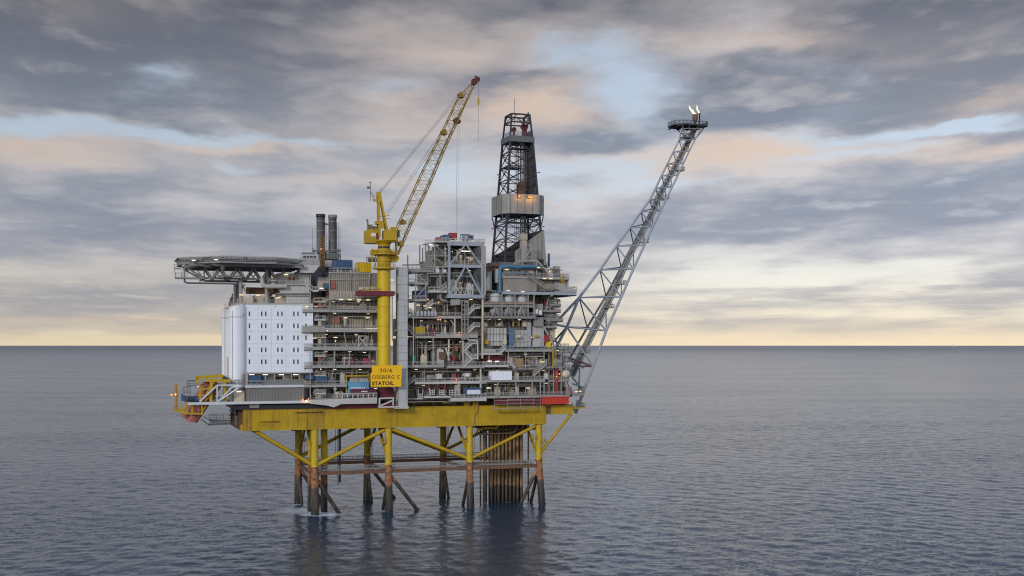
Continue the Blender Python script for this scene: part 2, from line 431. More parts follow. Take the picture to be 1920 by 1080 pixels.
# ------------------------------------------------------------------ sea
def make_sea():
    rng = np.random.default_rng(3)
    r = [30.0]
    while r[-1] < 90000: r.append(r[-1] * (1 + min(.06, .0023 * max(1, r[-1] / 1100) ** 2)) if r[-1] > 190 else r[-1] * 1.03)
    r = np.array(r)
    fine = np.linspace(math.radians(-25.5), math.radians(25.5), 520)
    a = np.concatenate([np.linspace(-math.pi, math.radians(-25.5), 120)[:-1], fine, np.linspace(math.radians(25.5), math.pi, 120)[1:-1]])
    R, T = np.meshgrid(r, a, indexing='ij')
    X = R * np.sin(T); Y = R * np.cos(T); Z = np.zeros_like(X)
    samp = R * 0.0026
    for i in range(90):
        lam = 1.4 * (16 / 1.4) ** rng.random(); th = math.radians(205) + rng.normal(0, .75)
        kx, ky = math.cos(th) * 2 * math.pi / lam, math.sin(th) * 2 * math.pi / lam
        amp = 0.0021 * lam ** .70 * (0.5 + rng.random())
        if lam > 14: amp *= .75
        w = np.clip(lam / (2.2 * samp) - 1, 0, 1)
        ph = kx * X + ky * Y + rng.random() * 6.28
        sn = np.sin(ph); Z += amp * w * (sn + .12 * np.cos(2 * ph))
    nr, na = X.shape
    co = np.stack([X, Y, Z], -1).reshape(-1, 3).astype(np.float32)
    co = np.vstack([co, [[0, 0, 0]]]).astype(np.float32)
    idx = np.arange(nr * na).reshape(nr, na); nx = np.roll(idx, -1, 1)
    q = np.stack([idx[:-1], idx[1:], nx[1:], nx[:-1]], -1).reshape(-1, 4)
    cen = nr * na
    tri = np.stack([np.full(na, cen), idx[0], nx[0]], -1)
    me = bpy.data.meshes.new('sea')
    me.vertices.add(len(co)); me.vertices.foreach_set('co', co.ravel())
    me.loops.add(q.size + tri.size); me.loops.foreach_set('vertex_index', np.concatenate([q.ravel(), tri.ravel()]).astype(np.int32))
    npoly = len(q) + len(tri); me.polygons.add(npoly)
    ls = np.concatenate([np.arange(len(q)) * 4, q.size + np.arange(len(tri)) * 3]).astype(np.int32)
    me.polygons.foreach_set('loop_start', ls)
    me.polygons.foreach_set('use_smooth', np.ones(npoly, bool))
    me.update(calc_edges=True); me.validate()
    m = bpy.data.materials.new('sea_water'); m.use_nodes = True; n = NT(m.node_tree)
    ge = n.n('ShaderNodeNewGeometry'); P = ge.outputs['Position']
    s1 = n.noise(n.vm('MULTIPLY', P, (.55, 1, 1)), .75, 4, .6, 0, True)
    s2 = n.noise(n.vm('MULTIPLY', P, (.7, 1, 1)), 2.4, 3, .6, 0, True)
    patch = n.ss(n.noise(n.vm('MULTIPLY', P, (.25, 1, 0)), .012, 4, .55), .35, .7)
    h = (.5, .5, .5)
    amp = n.m('ADD', .14, n.m('MULTIPLY', patch, .36))
    d1 = n.vm('MULTIPLY', n.vm('SUBTRACT', s1, h), (1, 1, 0)); d2 = n.vm('MULTIPLY', n.vm('SUBTRACT', s2, h), (1.3, 1.3, 0))
    far = n.ss(n.vm('LENGTH', P), 350, 2500)
    amp = n.m('MULTIPLY', amp, n.m('ADD', 1.0, n.m('MULTIPLY', far, .5)))
    d = n.vm('ADD', d1, d2); d = n.vm('MULTIPLY', d, n.xyz(amp, amp, 0.0))
    N = n.vm('NORMALIZE', n.vm('ADD', ge.outputs['Normal'], d))
    b = n.n('ShaderNodeBsdfPrincipled')
    # foam streaks washed downstream of the front left leg
    def at(p, rx, ry):
        w = world(p); e = n.vm('MULTIPLY', n.vm('SUBTRACT', P, (w.x, w.y, 0)), (1 / rx, 1 / ry, 0))
        return n.m('POWER', 2.718, n.m('MULTIPLY', n.vm('DOT_PRODUCT', e, e), -1.0))
    fz = n.m('ADD', at((-1.5, 9, 0), 11, 9), n.m('MULTIPLY', at((21, 3, 0), 5, 4), .5))
    fz = n.m('ADD', fz, n.m('MULTIPLY', at((4, -2, 0), 7, 3), .7))
    fn = n.noise(n.vm('MULTIPLY', P, (.5, 1, 1)), .9, 6, .7)
    for lu_ in ((0, 0), (20, 0), (43, 0), (63.4, 0), (0, 28), (20, 28), (3.3, 4.2), (-.5, 22), (50, 8), (57, 8)): fz = n.m('ADD', fz, n.m('MULTIPLY', at((lu_[0] - .6, lu_[1] - .5, 0), 2.4, 2.4), .75))
    foam = n.m('MULTIPLY', n.ss(n.m('MULTIPLY', fz, fn), .20, .55), .85)
    n.l(n.mix(foam, (.016, .042, .070), (.85, .88, .90)), b.inputs['Base Color'])
    rg = n.m('ADD', .18, n.m('MULTIPLY', n.ss(n.vm('LENGTH', P), 400, 14000), .10))
    n.put(b.inputs['Roughness'], n.m('ADD', rg, n.m('MULTIPLY', foam, .4)))
    b.inputs['IOR'].default_value = 1.333
    n.l(N, b.inputs['Normal'])
    o = n.n('ShaderNodeOutputMaterial'); n.l(b.outputs[0], o.inputs[0])
    me.materials.append(m)
    ob = bpy.data.objects.new('sea', me); COL.objects.link(ob); ob['kind'] = 'structure'; ob['label'] = 'choppy grey blue open sea'
    return ob
make_sea()
# ------------------------------------------------------------------ jacket: eight legs, braces, walkways
LU = [0.0, 20.0, 43.0, 63.4]; LR = [1.02, .96, .92, .88]; VB = 27.0
ZN, ZT, ZH = 13.4, 23.0, 10.9
J = thing('platform_jacket', 'yellow steel legs and braces standing in the sea, rusty orange and black towards the water', 'platform base', (0, 0, 0))
for k, u in enumerate(LU):
    for v, s in ((0, -1), (VB, 1)):
        r = LR[k]; du = (.9 if k == 3 else 0)
        b = MB().tube([(u + du, v + s * 1.2, -4), (u, v, 13), (u, v, ZT)], [r * (1.12 if k < 2 else 1.2), r, r], 20)
        b.lathe((u, v), [(r + .02, 12.2), (r + .12, 12.3), (r + .12, 12.9), (r + .02, 13.0)], 20)
        leg = b.build('leg', LEG, J)
        MB().lathe((u, v), [(r + .03, 8.0), (r + .09, 8.1), (r + .09, 8.5), (r + .03, 8.6)], 20).build('collar', LEG, leg)
def brace(p, q, r): return MB().tube([p, q], r, 12).build('brace', BRACE if min(p[2], q[2]) < 3 else (LEG if max(p[2], q[2]) < 14 else YELLOW), J)
for v in (0, VB):
    brace((0, v, ZN - .6), (-16.2, v, ZT), .52)
    brace((0, v, ZN - .6), (20, v, ZT - .4), .52)
    brace((20, v, ZT - .4), (43, v, ZN), .50)
    brace((43, v, ZN), (63.4, v, ZT - .4), .46)
    brace((63.4, v, ZN + .5), (73.2, v, ZT + 2.3), .42)
    brace((.3, v, 9.6), (8.6, v, -3), .55); brace((20.3, v, 10), (30.4, v, -3), .52)
    brace((63, v, 10), (56.2, v, -3), .5)
    w = MB()
    for a, c in ((0, 20), (20, 43), (43, 63.4)):
        w.beam((a + .9, v, ZH), (c - .8, v, ZH), .7, .9)
    w.build('horizontal_beam', RUST, J)
    d = MB(); s = -1 if v == 0 else 1
    d.box(1.2, v + .55, ZH + .55, 62, v + 2.0, ZH + .63); d.build('walkway', DGREY, J)
    MB().rail([(1.2, v + .6, ZH + .6), (62, v + .6, ZH + .6)], 1.1, .06, 1.5).rail([(1.2, v + 2, ZH + .6), (62, v + 2, ZH + .6)], 1.1, .06, 1.5).build('railing', GREY, J)
for k, u in enumerate(LU):
    MB().beam((u, .9, ZH - .3), (u, VB - .9, ZH - .3), .8, .8).build('horizontal_beam', RUST, J)
    brace((u, .2, 9.8), (u, 8.3, -3), .45); brace((u, VB - .2, 9.8), (u, VB - 7.6, -3), .45)
    brace((u, .3, ZN), (u, 12.5, ZT), .38); brace((u, VB - .3, ZN), (u, 14.5, ZT), .38)
    for v in (0, VB):
        f = MB(); zz = 20.5 if v else 18.6; r = LR[k] + .1; f.box(u - r - .9, v - .9, zz - .1, u - r + .2, v + .9, zz)
        f.rail([(u - r - .9, v + .9, zz), (u - r - .9, v - .9, zz), (u - r + .1, v - .9, zz)], 1.1, .07, 1)
        if v or k == 3: f.ladder((u + r + .25, v - .4, ZH), (u + r + .25, v - .4, ZT), .5); f.box(u + r, v - .9, 17.4, u + r + 1.0, v + .9, 17.5); f.rail([(u + r, v - .9, 17.5), (u + r + 1, v - .9, 17.5), (u + r + 1, v + .9, 17.5)], 1.1, .07, 1)
        f.build('access_platform', GREY if v else YELLOW, J)
MB().tube([(3.3, 4.2, -4), (3.3, 4.2, 23)], .92, 16).build('riser_caisson', LEG, J)
MB().tube([(-.4, 6.8, -4), (-.2, 6.5, 23)], .42, 10).build('riser', LEG, J)
for q in (.55, -.4, .1): MB().tube([(3.3 + q, 3.3 + abs(q) * .3, 0), (3.3 + q, 3.3 + abs(q) * .3, 22.8)], .13, 6).build('riser', LEG, J)
for u, v, z0, r in ((7.95, 6, 7.6, .27), (7.3, 5.4, 7.0, .14), (6.7, 6, 15, .06)):
    MB().tube([(u, v, z0), (u, v, 23)], r, 8).build('hanging_hose', BLACK, J)
MB().beam((-.5, -1.4, ZH - 1.2), (3.9, 3.0, ZH - 3.4), .5, .5).beam((-.4, 0, ZH - .4), (3.3, 4.2, ZH - .6), .6).build('clamp', RUST, J)

C = thing('well_conductors', 'dense cluster of brown vertical well pipes rising from the sea under the derrick', 'well pipes', (52, 13, 0))
rr = random.Random(5); n = 0
for i in range(9):
    for j in range(5):
        v = 7 + j * 2.7; u = 51.6 + i * 1.14 + rr.uniform(-.12, .12) + j * .93 - (.4 if j % 2 else 0)
        MB().tube([(u, v, -4), (u, v, 24)], rr.choice((.34, .40, .46)), 10).build('conductor', COND, C)
for u, v, r in ((50.3, 10, .3), (49.6, 11, .24), (51.6, 12, .3), (51.3, 8, .26), (63.5, 15, .25), (65.5, 14.5, .25)):
    MB().tube([(u, v, -4), (u, v, 24)], r, 8).build('riser', COND, C)
for k, (pts, r, m) in enumerate((([(893, 813), (896, 806.5), (905, 802.5), (930, 802.5), (935, 797)], .3, YELLOW), ([(893, 814), (958, 812.5), (966, 809), (969, 797)], .28, CREAM), ([(905, 806), (985, 804.5)], .22, BROWN))):
    MB().tube([A(x, y, 2.2 + k * .4) for x, y in pts], r, 8).build('flow_line', BROWN if m is CREAM else m, C)
for z in (10.2, 21.0):
    b = MB()
    for v in (5.6, 18.9): b.beam((50, v, z), (64.5, v, z), .35, .6)
    for u in (50, 55, 60, 64.5): b.beam((u, 5.6, z), (u, 18.9, z), .35, .5)
    b.build('guide_frame', RUST, C)

STAINY = mat('stained_girder_yellow', (.46, .28, .015), .55, .7, .9, .42, streak_col=(.11, .05, .02))
# ------------------------------------------------------------------ support frame of yellow box girders
Gd = thing('deck_support_frame', 'long yellow plate girder frame carrying the modules on top of the legs', 'girder frame', (-18.7, -1, 22.8))
Z0, Z1 = 22.8, 28.1; UL, UR = -18.7, 65.3
fg = MB().box(UL, -1.0, Z0, UR, .5, Z1)
for u in np.arange(UL + 9.2, UR - 1, 3.9): fg.box(u - .05, -1.05, Z0 + .02, u + .05, -.9, Z1 - .03)
fg.build('front_girder', GIRDY, Gd)
MB().box(UL, VB - .6, Z0, UR, VB + 1, Z1).build('rear_girder', GIRDY, Gd)
for k, u in enumerate([UL + .8, 0, 20, 43, 64.5]):
    MB().box(u - .75, .5, Z0 + .02, u + .75, VB - .6, Z1 - .02).build('cross_girder', GIRDY, Gd)
b = MB()
for u in np.arange(UL + 4, UR, 6): b.box(u - .2, .5, Z1 - 1.4, u + .2, VB - .6, Z1 - .1)
b.build('deck_beam', RUST, Gd)
b = MB()
b.box(UL - .1, -1.16, Z0 - .12, UR + .1, .6, Z0 + .003); b.box(UL - .1, -1.16, Z1 - .02, UR + .1, .6, Z1 + .13)
b.build('flange', GIRDY, Gd)
for u, w in ((UL + 1.0, 1.0), (UL + 5.9, 1.6), (0.1, 2.3), (20.2, 2.0), (43.1, 2.1), (63.6, 1.6)):
    f = MB().box(u - w, -1.07, Z0 + .01, u + w, -1.0, Z1 - .03)
    f.box(u - w - .06, -1.12, Z0 + .01, u - w + .06, -1.0, Z1 - .03); f.box(u + w - .06, -1.12, Z0 + .01, u + w + .06, -1.0, Z1 - .03)
    f.build('node_plate', STAINY if abs(u - .1) < .01 or u < UL + 2 else GIRDY, Gd)
for u in (UL + 1.0, 0.1 - 1.4, 0.1 + 1.6, 20.2, 42, 44.5, 63): MB().box(u - .8, -.7, Z1 + .13, u + .8, .6, Z1 + 1.15).build('bearing_block', GIRDY, Gd)
MB().box(UL + 4.2, -1.7, Z0 + 2.3, UL + 9.0, -1.0, Z0 + 2.42).build('ledge', YELLOW, Gd)
MB().box(-5.2, -1.6, Z1 - .85, 2.0, -1.16, Z1 - .7).build('ledge', RUST, Gd)
MB().tube([(45.2, -1.25, Z1 + 1), (44.9, -1.25, Z1 - 1.5), (44.1, -1.25, Z1 - 3), (44.1, -1.15, ZN + 1)], .07, 6).build('drain_pipe', DGREY, Gd)
# right cantilever, left rusty end
ce = MB().box(UR, -.6, 25.4, 73.6, .4, 28.0).box(UR, VB - .5, 25.4, 73.6, VB + .5, 28).box(72.6, .4, 25.4, 73.6, VB - .5, 28)
ce.box(73.6, -1.2, 26.9, 77.2, 3, 27.25); ce.build('cantilever_beam', YELLOW, Gd)
MB().box(UR + .1, -.5, 25.6, 66.8, -.65, 27.8).build('hatch', RUST, Gd)
MB().rail([(74, -1.1, 27.25), (77.1, -1.1, 27.25), (77.1, 2.9, 27.25)], 1.2, .09, .9).build('railing', DGREY, Gd)
MB().box(UR, -.9, 28.3, 73, 8, 28.7).build('service_deck', DGREY, Gd)
for u in (66.2, 69, 71.4): MB().box(u, -.98, 28.42, u + 1.5, -.9, 28.55).build('strip_light', LAMP, Gd)
MB().box(UL - .6, -1, 22.8, UL - .003, VB, 24.3).build('end_girder', GIRDY, Gd)
b = MB(); b.box(UL - .5, .8, 24.3, UL, VB - 1, 28)
for z in (25.3, 26.6, 27.7): b.box(UL - 1.1, 1, z, UL - .5, VB - 2, z + .15)
for v in (1, 5, 9, 13, 17, 21): b.box(UL - .9, v, 22.9, UL - .5, v + .3, 28.4)
b.build('end_frame', RUST, Gd)
b = MB()
b.rail([(UL - 1.7, 1, 26.9), (UL - 1.7, 14, 26.9)], 1.1, .08); b.build('railing', DGREY, Gd)
MB().box(UL - 1.7, 2.2, 23.8, UL - 1.1, 3.8, 26.5).build('cabinet', DGREY, Gd)
# ------------------------------------------------------------------ helpers for the topsides
def lamp(parent, px, py, v, w=1.0, m=None, name='strip_light'):
    p = A(px, py, v)
    return MB().box(p.x - w / 2, v - .12, p.z - .09, p.x + w / 2, v + .05, p.z + .09).build(name, m or LAMP, parent)
def flood(parent, px, py, v, r=.16, m=None):
    p = A(px, py, v)
    h = MB().box(p.x - r * 1.4, v, p.z - r * 1.3, p.x + r * 1.4, v + .3, p.z + r * 1.3).build('floodlight', DGREY, parent)
    MB().ball((p.x, v - .05, p.z), r, 10).build('lens', m or AMBER, h)
    if (m or AMBER) in (AMBER, REDL, SODIUM):      # the lamp's own light
        ld = bpy.data.lights.new('lamp_light', 'POINT'); ld.energy = {AMBER: 16, REDL: 20, SODIUM: 110}[m or AMBER]; ld.shadow_soft_size = .15
        ld.color = (1.0, .45, .12) if (m or AMBER) is not SODIUM else (1.0, .40, .05)
        lo = bpy.data.objects.new('lamp_light', ld); COL.objects.link(lo); lo.parent = h; lo.location = Vector((p.x, v - .45, p.z - .1)) - ORG[h.name]
    return h
def pbox(x0, y0, x1, y1, v, d, mb=None):
    """box whose front face fills a surveyed rectangle of plane v, d metres deep"""
    xm, ym = (x0 + x1) / 2, (y0 + y1) / 2
    return (mb or MB()).box(Au(x0, v), v, Az(xm, y1, v), Au(x1, v), v + d, Az(xm, y0, v))
def pline(pts, v): return [A(x, y, v) for x, y in pts]

def container(px0, py0, px1, py1, v, d, m, label, frame=None, cat='container', group='cargo containers and baskets on the decks', name='cargo_container', vertical=True):
    """steel cargo unit: profiled shell, corner posts, double doors with lock bars"""
    u0, u1 = Au(px0, v), Au(px1, v); xm = (px0 + px1) / 2; z0, z1 = Az(xm, py1, v), Az(xm, py0, v)
    t = thing(name, label, cat, ((u0 + u1) / 2, v + d / 2, z0), group)
    b = MB().box(u0 + .12, v + .12, z0 + .1, u1 - .12, v + d - .12, z1 - .06)
    b.corr((u0 + .1, v + .1), (u1 - .1, v + .1), z0 + .12, z1 - .12, .45, .07); b.corr((u0 + .1, v + d - .1), (u0 + .1, v + .1), z0 + .12, z1 - .12, .45, .07)
    b.build('shell', m, t)
    f = MB(); fm = frame or m
    for u in (u0, u1 - .18):
        for w in (v, v + d - .18): f.box(u, w, z0, u + .18, w + .18, z1)
    for z in (z0, z1 - .15):
        for w in (v + .004, v + d - .154): f.box(u0 + .18, w, z + .003, u1 - .18, w + .15, z + .147)
        for u in (u0 + .004, u1 - .154): f.box(u, v + .18, z + .003, u + .15, v + d - .18, z + .147)
    f.build('frame', fm, t)
    for k in (0, 1):
        a = u0 + .2 + k * (u1 - u0 - .4) / 2; dr = MB().box(a + .02, v + .02, z0 + .16, a + (u1 - u0 - .4) / 2 - .02, v + .09, z1 - .16) if u1 - u0 < 2.6 else None
        if dr:
            o = dr.build('door', m, t); MB().beam((a + .4, v, z0 + .2), (a + .4, v, z1 - .2), .05).build('lock_bar', LGREY, o)
    return t

def letters(s, h, m, parent, p, bold=0.0, name='lettering', spacing=1.0, fit=None):
    """raised lettering on the front of a sign, p = left end of the base line"""
    cu = bpy.data.curves.new(name, 'FONT'); cu.body = s; cu.size = h / .73; cu.extrude = .03; cu.offset = bold; cu.space_character = spacing
    tmp = bpy.data.objects.new(name, cu); COL.objects.link(tmp)
    me = bpy.data.meshes.new_from_object(tmp.evaluated_get(bpy.context.evaluated_depsgraph_get()))
    bpy.data.objects.remove(tmp); bpy.data.curves.remove(cu)
    kx = fit / max(q.co.x for q in me.vertices) if fit else 1
    mb = MB(); mb.raw([(p[0] + q.co.x * kx, p[1] - q.co.z, p[2] + q.co.y) for q in me.vertices], [tuple(f.vertices) for f in me.polygons])
    bpy.data.meshes.remove(me)
    return mb.build(name, m, parent)

# ------------------------------------------------------------------ living quarters
V0 = -2.0
lu0, lu1 = Au(461, V0), Au(587, V0); lz0, lz1 = Az(520, 700, V0), Az(520, 570.5, V0)
Q = thing('living_quarters', 'white windowed accommodation block with two rounded stair towers below the helicopter deck', 'accommodation block', (lu0, V0, 29))
zb = Az(520, 756, V0)
MB().box(lu0, V0, lz0, lu1, 22, lz1).build('wall', WHITE, Q)
b = MB(); b.box(lu0, V0 - .03, lz1 - .22, lu1, V0, lz1 + .12); b.box(lu0 + .02, V0 - .05, lz0, lu1 + .02, V0, lz0 + .35)
for u in (lu0 + 4.3, lu0 + 10.2): b.box(u - .02, V0 - .012, lz0 + .3, u + .02, V0, lz1 - .2)
b.build('trim', OFFWHITE, Q)
hidden_right = Au(566, V0)
for ry in (588.3, 610.8, 633.2, 655.8, 678.2):
    for cx in (467.6, 490.6, 498.2, 521.0, 528.6, 551.0, 558.6, 573.6):
        if cx > 573 and ry > 650: continue
        p = A(cx, ry, V0); w, h = .185, .60
        f = MB()
        for a, c in (((-w - .04, -h - .05), (w + .04, -h)), ((-w - .04, h), (w + .04, h + .04)), ((-w - .04, -h), (-w, h)), ((w, -h), (w + .04, h))):
            f.box(p.x + a[0], V0 - .035, p.z + a[1], p.x + c[0], V0 + .02, p.z + c[1])
        o = f.build('window', WHITE, Q)
        MB().box(p.x - w, V0 - .02, p.z - h, p.x + w, V0 - .005, p.z + h).build('pane', GLASS, o)
for u, v, r, x in ((lu0 - 1.95, 1.9, 2.05, 0), (lu0 - 2.6, 15, 1.9, 0)):
    zt = Az(447, 575, 1.9) if v < 5 else Az(425, 578, 13.5); n = 24; base = 34.0 if v < 5 else 36
    rings = []
    for z in (base, zt):
        ring = [(u + r * math.cos(2 * math.pi * j / n), v + r * math.sin(2 * math.pi * j / n), z) for j in range(n)]
        if z == zt: ring = [(a, c, z + max(0, (a - u + r * .3)) * .38) for a, c, z in ring]
        rings.append(ring)
    t = MB().loft(rings, True); t.box(u + .2, v - .8, base, lu0 + .05, v + 1.6, zt)
    MB().ladder((u - .4, v - r - .12, base), (u - .4, v - r - .12, base + 6), .5).build('ladder', LGREY, Q) if v > 5 else None
    t.build('stair_tower', WHITE, Q)
    MB().lathe((u, v), [(r + .01, base - .5), (r + .03, base), (r + .03, base + .12)], 24).lathe((u, v), [(r + .004, 52.2), (r + .02, 52.25), (r + .02, 52.35), (r + .004, 52.4)], 24).build('band', LGREY, Q)
    MB().lathe((u, v), [(r * .8, 30), (r * .82, base - .4)], 16).build('tower_base', OFFWHITE, Q)
MB().box(lu0 - 2.9, -.6, 30.1, lu0 - .2, 3.2, 33.2).build('porch', CREAM, Q)
lamp(Q, 448, 734, -.8, 1.1, LAMPW)
# recessed open storey and the grey box below it
rz = Az(520, 722, V0)
MB().box(lu0 + .3, 1.2, rz, lu1, 20, lz0).build('recess_wall', CREAM, Q)
b = MB()
for x in (496, 513, 530, 545, 560): b.box(Au(x, 0) - .12, -1.7, rz, Au(x, 0) + .12, -1.4, lz0)
b.build('post', LGREY, Q)
for x, w in ((520, .9), (526, .7), (548, .8), (555.5, .8)): MB().box(Au(x, 1.1) - w / 2, 1.02, rz, Au(x, 1.1) + w / 2, 1.2, rz + 2.1).build('doorway', DOOR, Q)
MB().box(Au(461, V0), V0 + .1, rz - .05, Au(465.5, V0), 5, lz0).build('pillar', LGREY, Q)
pbox(493, 711.5, 570, 722, V0, .25).build('parapet', BOXGREY, Q)
pbox(461, 722, 571, 726.5, V0 - .4, 22).build('ledge', FASCIA, Q)
gz0, gz1 = Az(518, 752, V0), Az(518, 726.3, V0)
gw = MB().box(lu0 + .3, V0 + .1, gz0, Au(570, V0), 20, gz1); gw.corr((lu0 + .3, V0 + .02), (Au(570, V0), V0 + .02), gz0 + .02, gz1 - .02, .75, .06); gw.corr((lu0 + .2, 10), (lu0 + .2, V0 + .1), gz0 + .02, gz1 - .02, .75, .08)
gw.build('lower_wall', BOXGREY, Q)
pbox(352, 752.5, 600, 757.5, V0 - .6, .4).build('deck_edge', FASCIA, Q)
zd_ = Az(476, 753, V0); MB().box(lu0 - 3.4, V0 - .2, zd_ - .5, Au(600, V0), 22, zd_).build('base_deck', GRATE, Q)
b = MB(); b.box(lu0 - 3, V0 + .5, 28.3, lu1 + 4, 20, zb - .45)
b.build('underframe', BLACK, Q)
pbox(468, 758, 486, 765, V0 + .2, .4).build('bracket', GREY, Q)
MB().rail(pline([(461.5, 722, )][:1] + [(492, 722)], V0 - .45)).build('railing', LGREY, Q)
for x in (472, 497.5, 527.5, 554.5): lamp(Q, x, 702.4, V0 + .3, 1.25, LAMPW)
lamp(Q, 575, 575, V0 - .5, .9)
MB().beam((Au(446, V0), V0 - .5, Az(446, 727, V0)), (Au(409, V0), V0 - .5, Az(409, 752, V0)), .3).build('strut', WHITE, Q)
flood(Q, 567.5, 749, V0 - .3, .17, REDL); flood(Q, 574, 750.5, V0 - .3, .14, REDL)
MB().tube(pline([(460.6, 575), (460.6, 700)], V0 - .15), .09, 6).build('downpipe', GREY, Q)
b = MB()
for y in (599.5, 622, 644.5, 667): z = Az(520, y, V0); b.box(lu0 + .02, V0 - .012, z - .02, lu1 - .02, V0, z + .02)
for x in (484, 509, 540, 566): b.box(Au(x, V0) - .015, V0 - .012, lz0 + .4, Au(x, V0) + .015, V0, lz1 - .3)
b.build('panel_seam', LGREY, Q)
b = MB(); b.tube(pline([(457.5, 580), (457.5, 724)], -.6), .06, 6).box(Au(456, -.7), -.75, Az(456, 592, -.7), Au(457.5, -.7), -.5, Az(456, 588, -.7)); b.build('conduit', DGREY, Q)
for x, y in ((469, 620.5), (516, 574), (547, 697.5), (571, 694)): pbox(x, y, x + 1.6, y + 1.3, V0 - .1, .1).build('wall_fitting', GREY, Q)
for x in (421.5, 436): MB().tube(pline([(x, 582), (x, 712)], .2 if x > 430 else 13), .07, 6).build('downpipe', LGREY, Q)
MB().rail(pline([(433, 720), (461, 720)], -.4), 1.1, .09).build('railing', GREY, Q)
container(467, 704.5, 488.5, 721.3, V0, 2.6, BLUE, 'blue container behind a railing on the white ledge below the accommodation block')
container(493.5, 705, 502, 712, -.5, 1.4, BLUE, 'small dark blue locker behind the parapet under the white block', name='storage_locker', cat='locker')

# ---- roof deck of the quarters
RZ = lz1 + .13
RQ = thing('roof_plant', 'beige machinery rooms and ducts on the roof of the white accommodation block', 'plant room', (lu0 + 2, 2, RZ))
def room(x0, y0, x1, y1, v, d, m=CREAM, name='plant_room', parent=None): return pbox(x0, y0, x1, y1, v, d).build(name, m, parent or RQ)
room(447, 556, 475, 569.6, 1, 6); room(477, 554, 506, 569.6, 2.2, 6, BEIGE); room(515, 557, 535, 569.6, 2, 5)
w = MB(); pbox(537, 553, 580, 569.6, .5, 8, w); w.corr((Au(537, .4), .4), (Au(580, .4), .4), RZ, Az(558, 553, .4), .7, .08); w.build('plant_room', OFFWHITE, RQ)
room(525, 533, 580, 553, .8, 9, OFFWHITE, 'plant_room')
MB().box(Au(524, .4), .4, Az(552, 534, .4) - .15, Au(582, .4), 1.2, Az(552, 534, .4)).build('walkway', GREY, RQ)
MB().rail(pline([(502, 534), (581, 534)], .45)).build('railing', OFFWHITE, RQ)
room(522, 512.5, 562, 533, 3, 7, OFFWHITE, 'plant_room'); room(560, 508, 580, 553, 1.2, 9, OFFWHITE, 'plant_room')
for x in (543.5, 550.5): MB().box(Au(x, 2.95) - .3, 2.93, Az(x, 527, 2.95), Au(x, 2.95) + .3, 3, Az(x, 519.5, 2.95)).build('red_marker', RED, RQ)
MB().tube(pline([(491, 520), (491.5, 529), (494, 534.5), (499, 537), (537, 537)], -.2), .55, 12).build('exhaust_duct', OFFWHITE, RQ)
MB().tube(pline([(517, 550.5), (579, 550.5)], .2), .18, 8).tube(pline([(517, 554.5), (579, 555)], .2), .14, 8).tube(pline([(579, 550), (581, 570)], .2), .12, 6).build('pipework', GREY, RQ)
b = MB(); pbox(462, 539, 525, 551, 5, 1.5, b); b.build('pipe_rack', RUST, RQ)
b = MB(); rr = random.Random(8)
for k in range(18):
    x = rr.uniform(468, 522); y = rr.uniform(541, 566); b.tube(pline([(x, y), (x + rr.uniform(4, 16), y)], rr.uniform(3.5, 4.9)), rr.uniform(.06, .16), 6)
    b.tube(pline([(x, y), (x, y + rr.uniform(3, 10))], rr.uniform(3.5, 4.9)), rr.uniform(.05, .12), 6)
b.build('pipework', BROWN, RQ)
MB().rail([(lu0 + .1, V0 + .1, RZ), (lu1, V0 + .1, RZ)], 1.1, .06).build('railing', LGREY, RQ)
MB().rail([(lu0 - 3.8, .5, RZ - .9), (lu0 - .2, .5, RZ + .2)], 1.1, .06).rail([(lu0 - 4, 13, RZ - 1), (lu0 - .2, 13, RZ)], 1.1, .07).build('railing', CREAM, RQ)
for x, y in ((481, 562.5), (497.5, 563), (452, 561)): MB().box(Au(x, .95) - .3, .9 if x < 470 else 2.12, Az(x, y + 3, 1), Au(x, .95) + .3, 1.0 if x < 470 else 2.2, Az(x, y - 2.5, 1)).build('hatch', DGREY, RQ)
MB().box(Au(507, 2), 1.95, RZ, Au(513.5, 2), 2.1, Az(510, 556, 2)).build('doorway', DOOR, RQ)
for x, y in ((521.5, 558.5), (452, 553), (484, 553.5), (536.5, 514.7)): lamp(RQ, x, y, .3 if y > 530 else 2.8, 1.0)
b = MB()
for x0, y0, x1, y1 in ((436, 552, 436, 573), (440, 540, 440, 573), (443.5, 528, 443.5, 573), (430, 560, 447, 560), (430, 566, 447, 566)): b.beam(A(x0, y0, 5), A(x1, y1, 5), .3)
b.stair(A(429.5, 577, 6), A(437, 558, 6), .9); b.build('access_stair', DGREY, RQ)
for k in range(9): flood(RQ, 505 + k * 1.8, 521.5 - k * .6, 2.0, .08, LAMP) if k % 3 == 0 else None

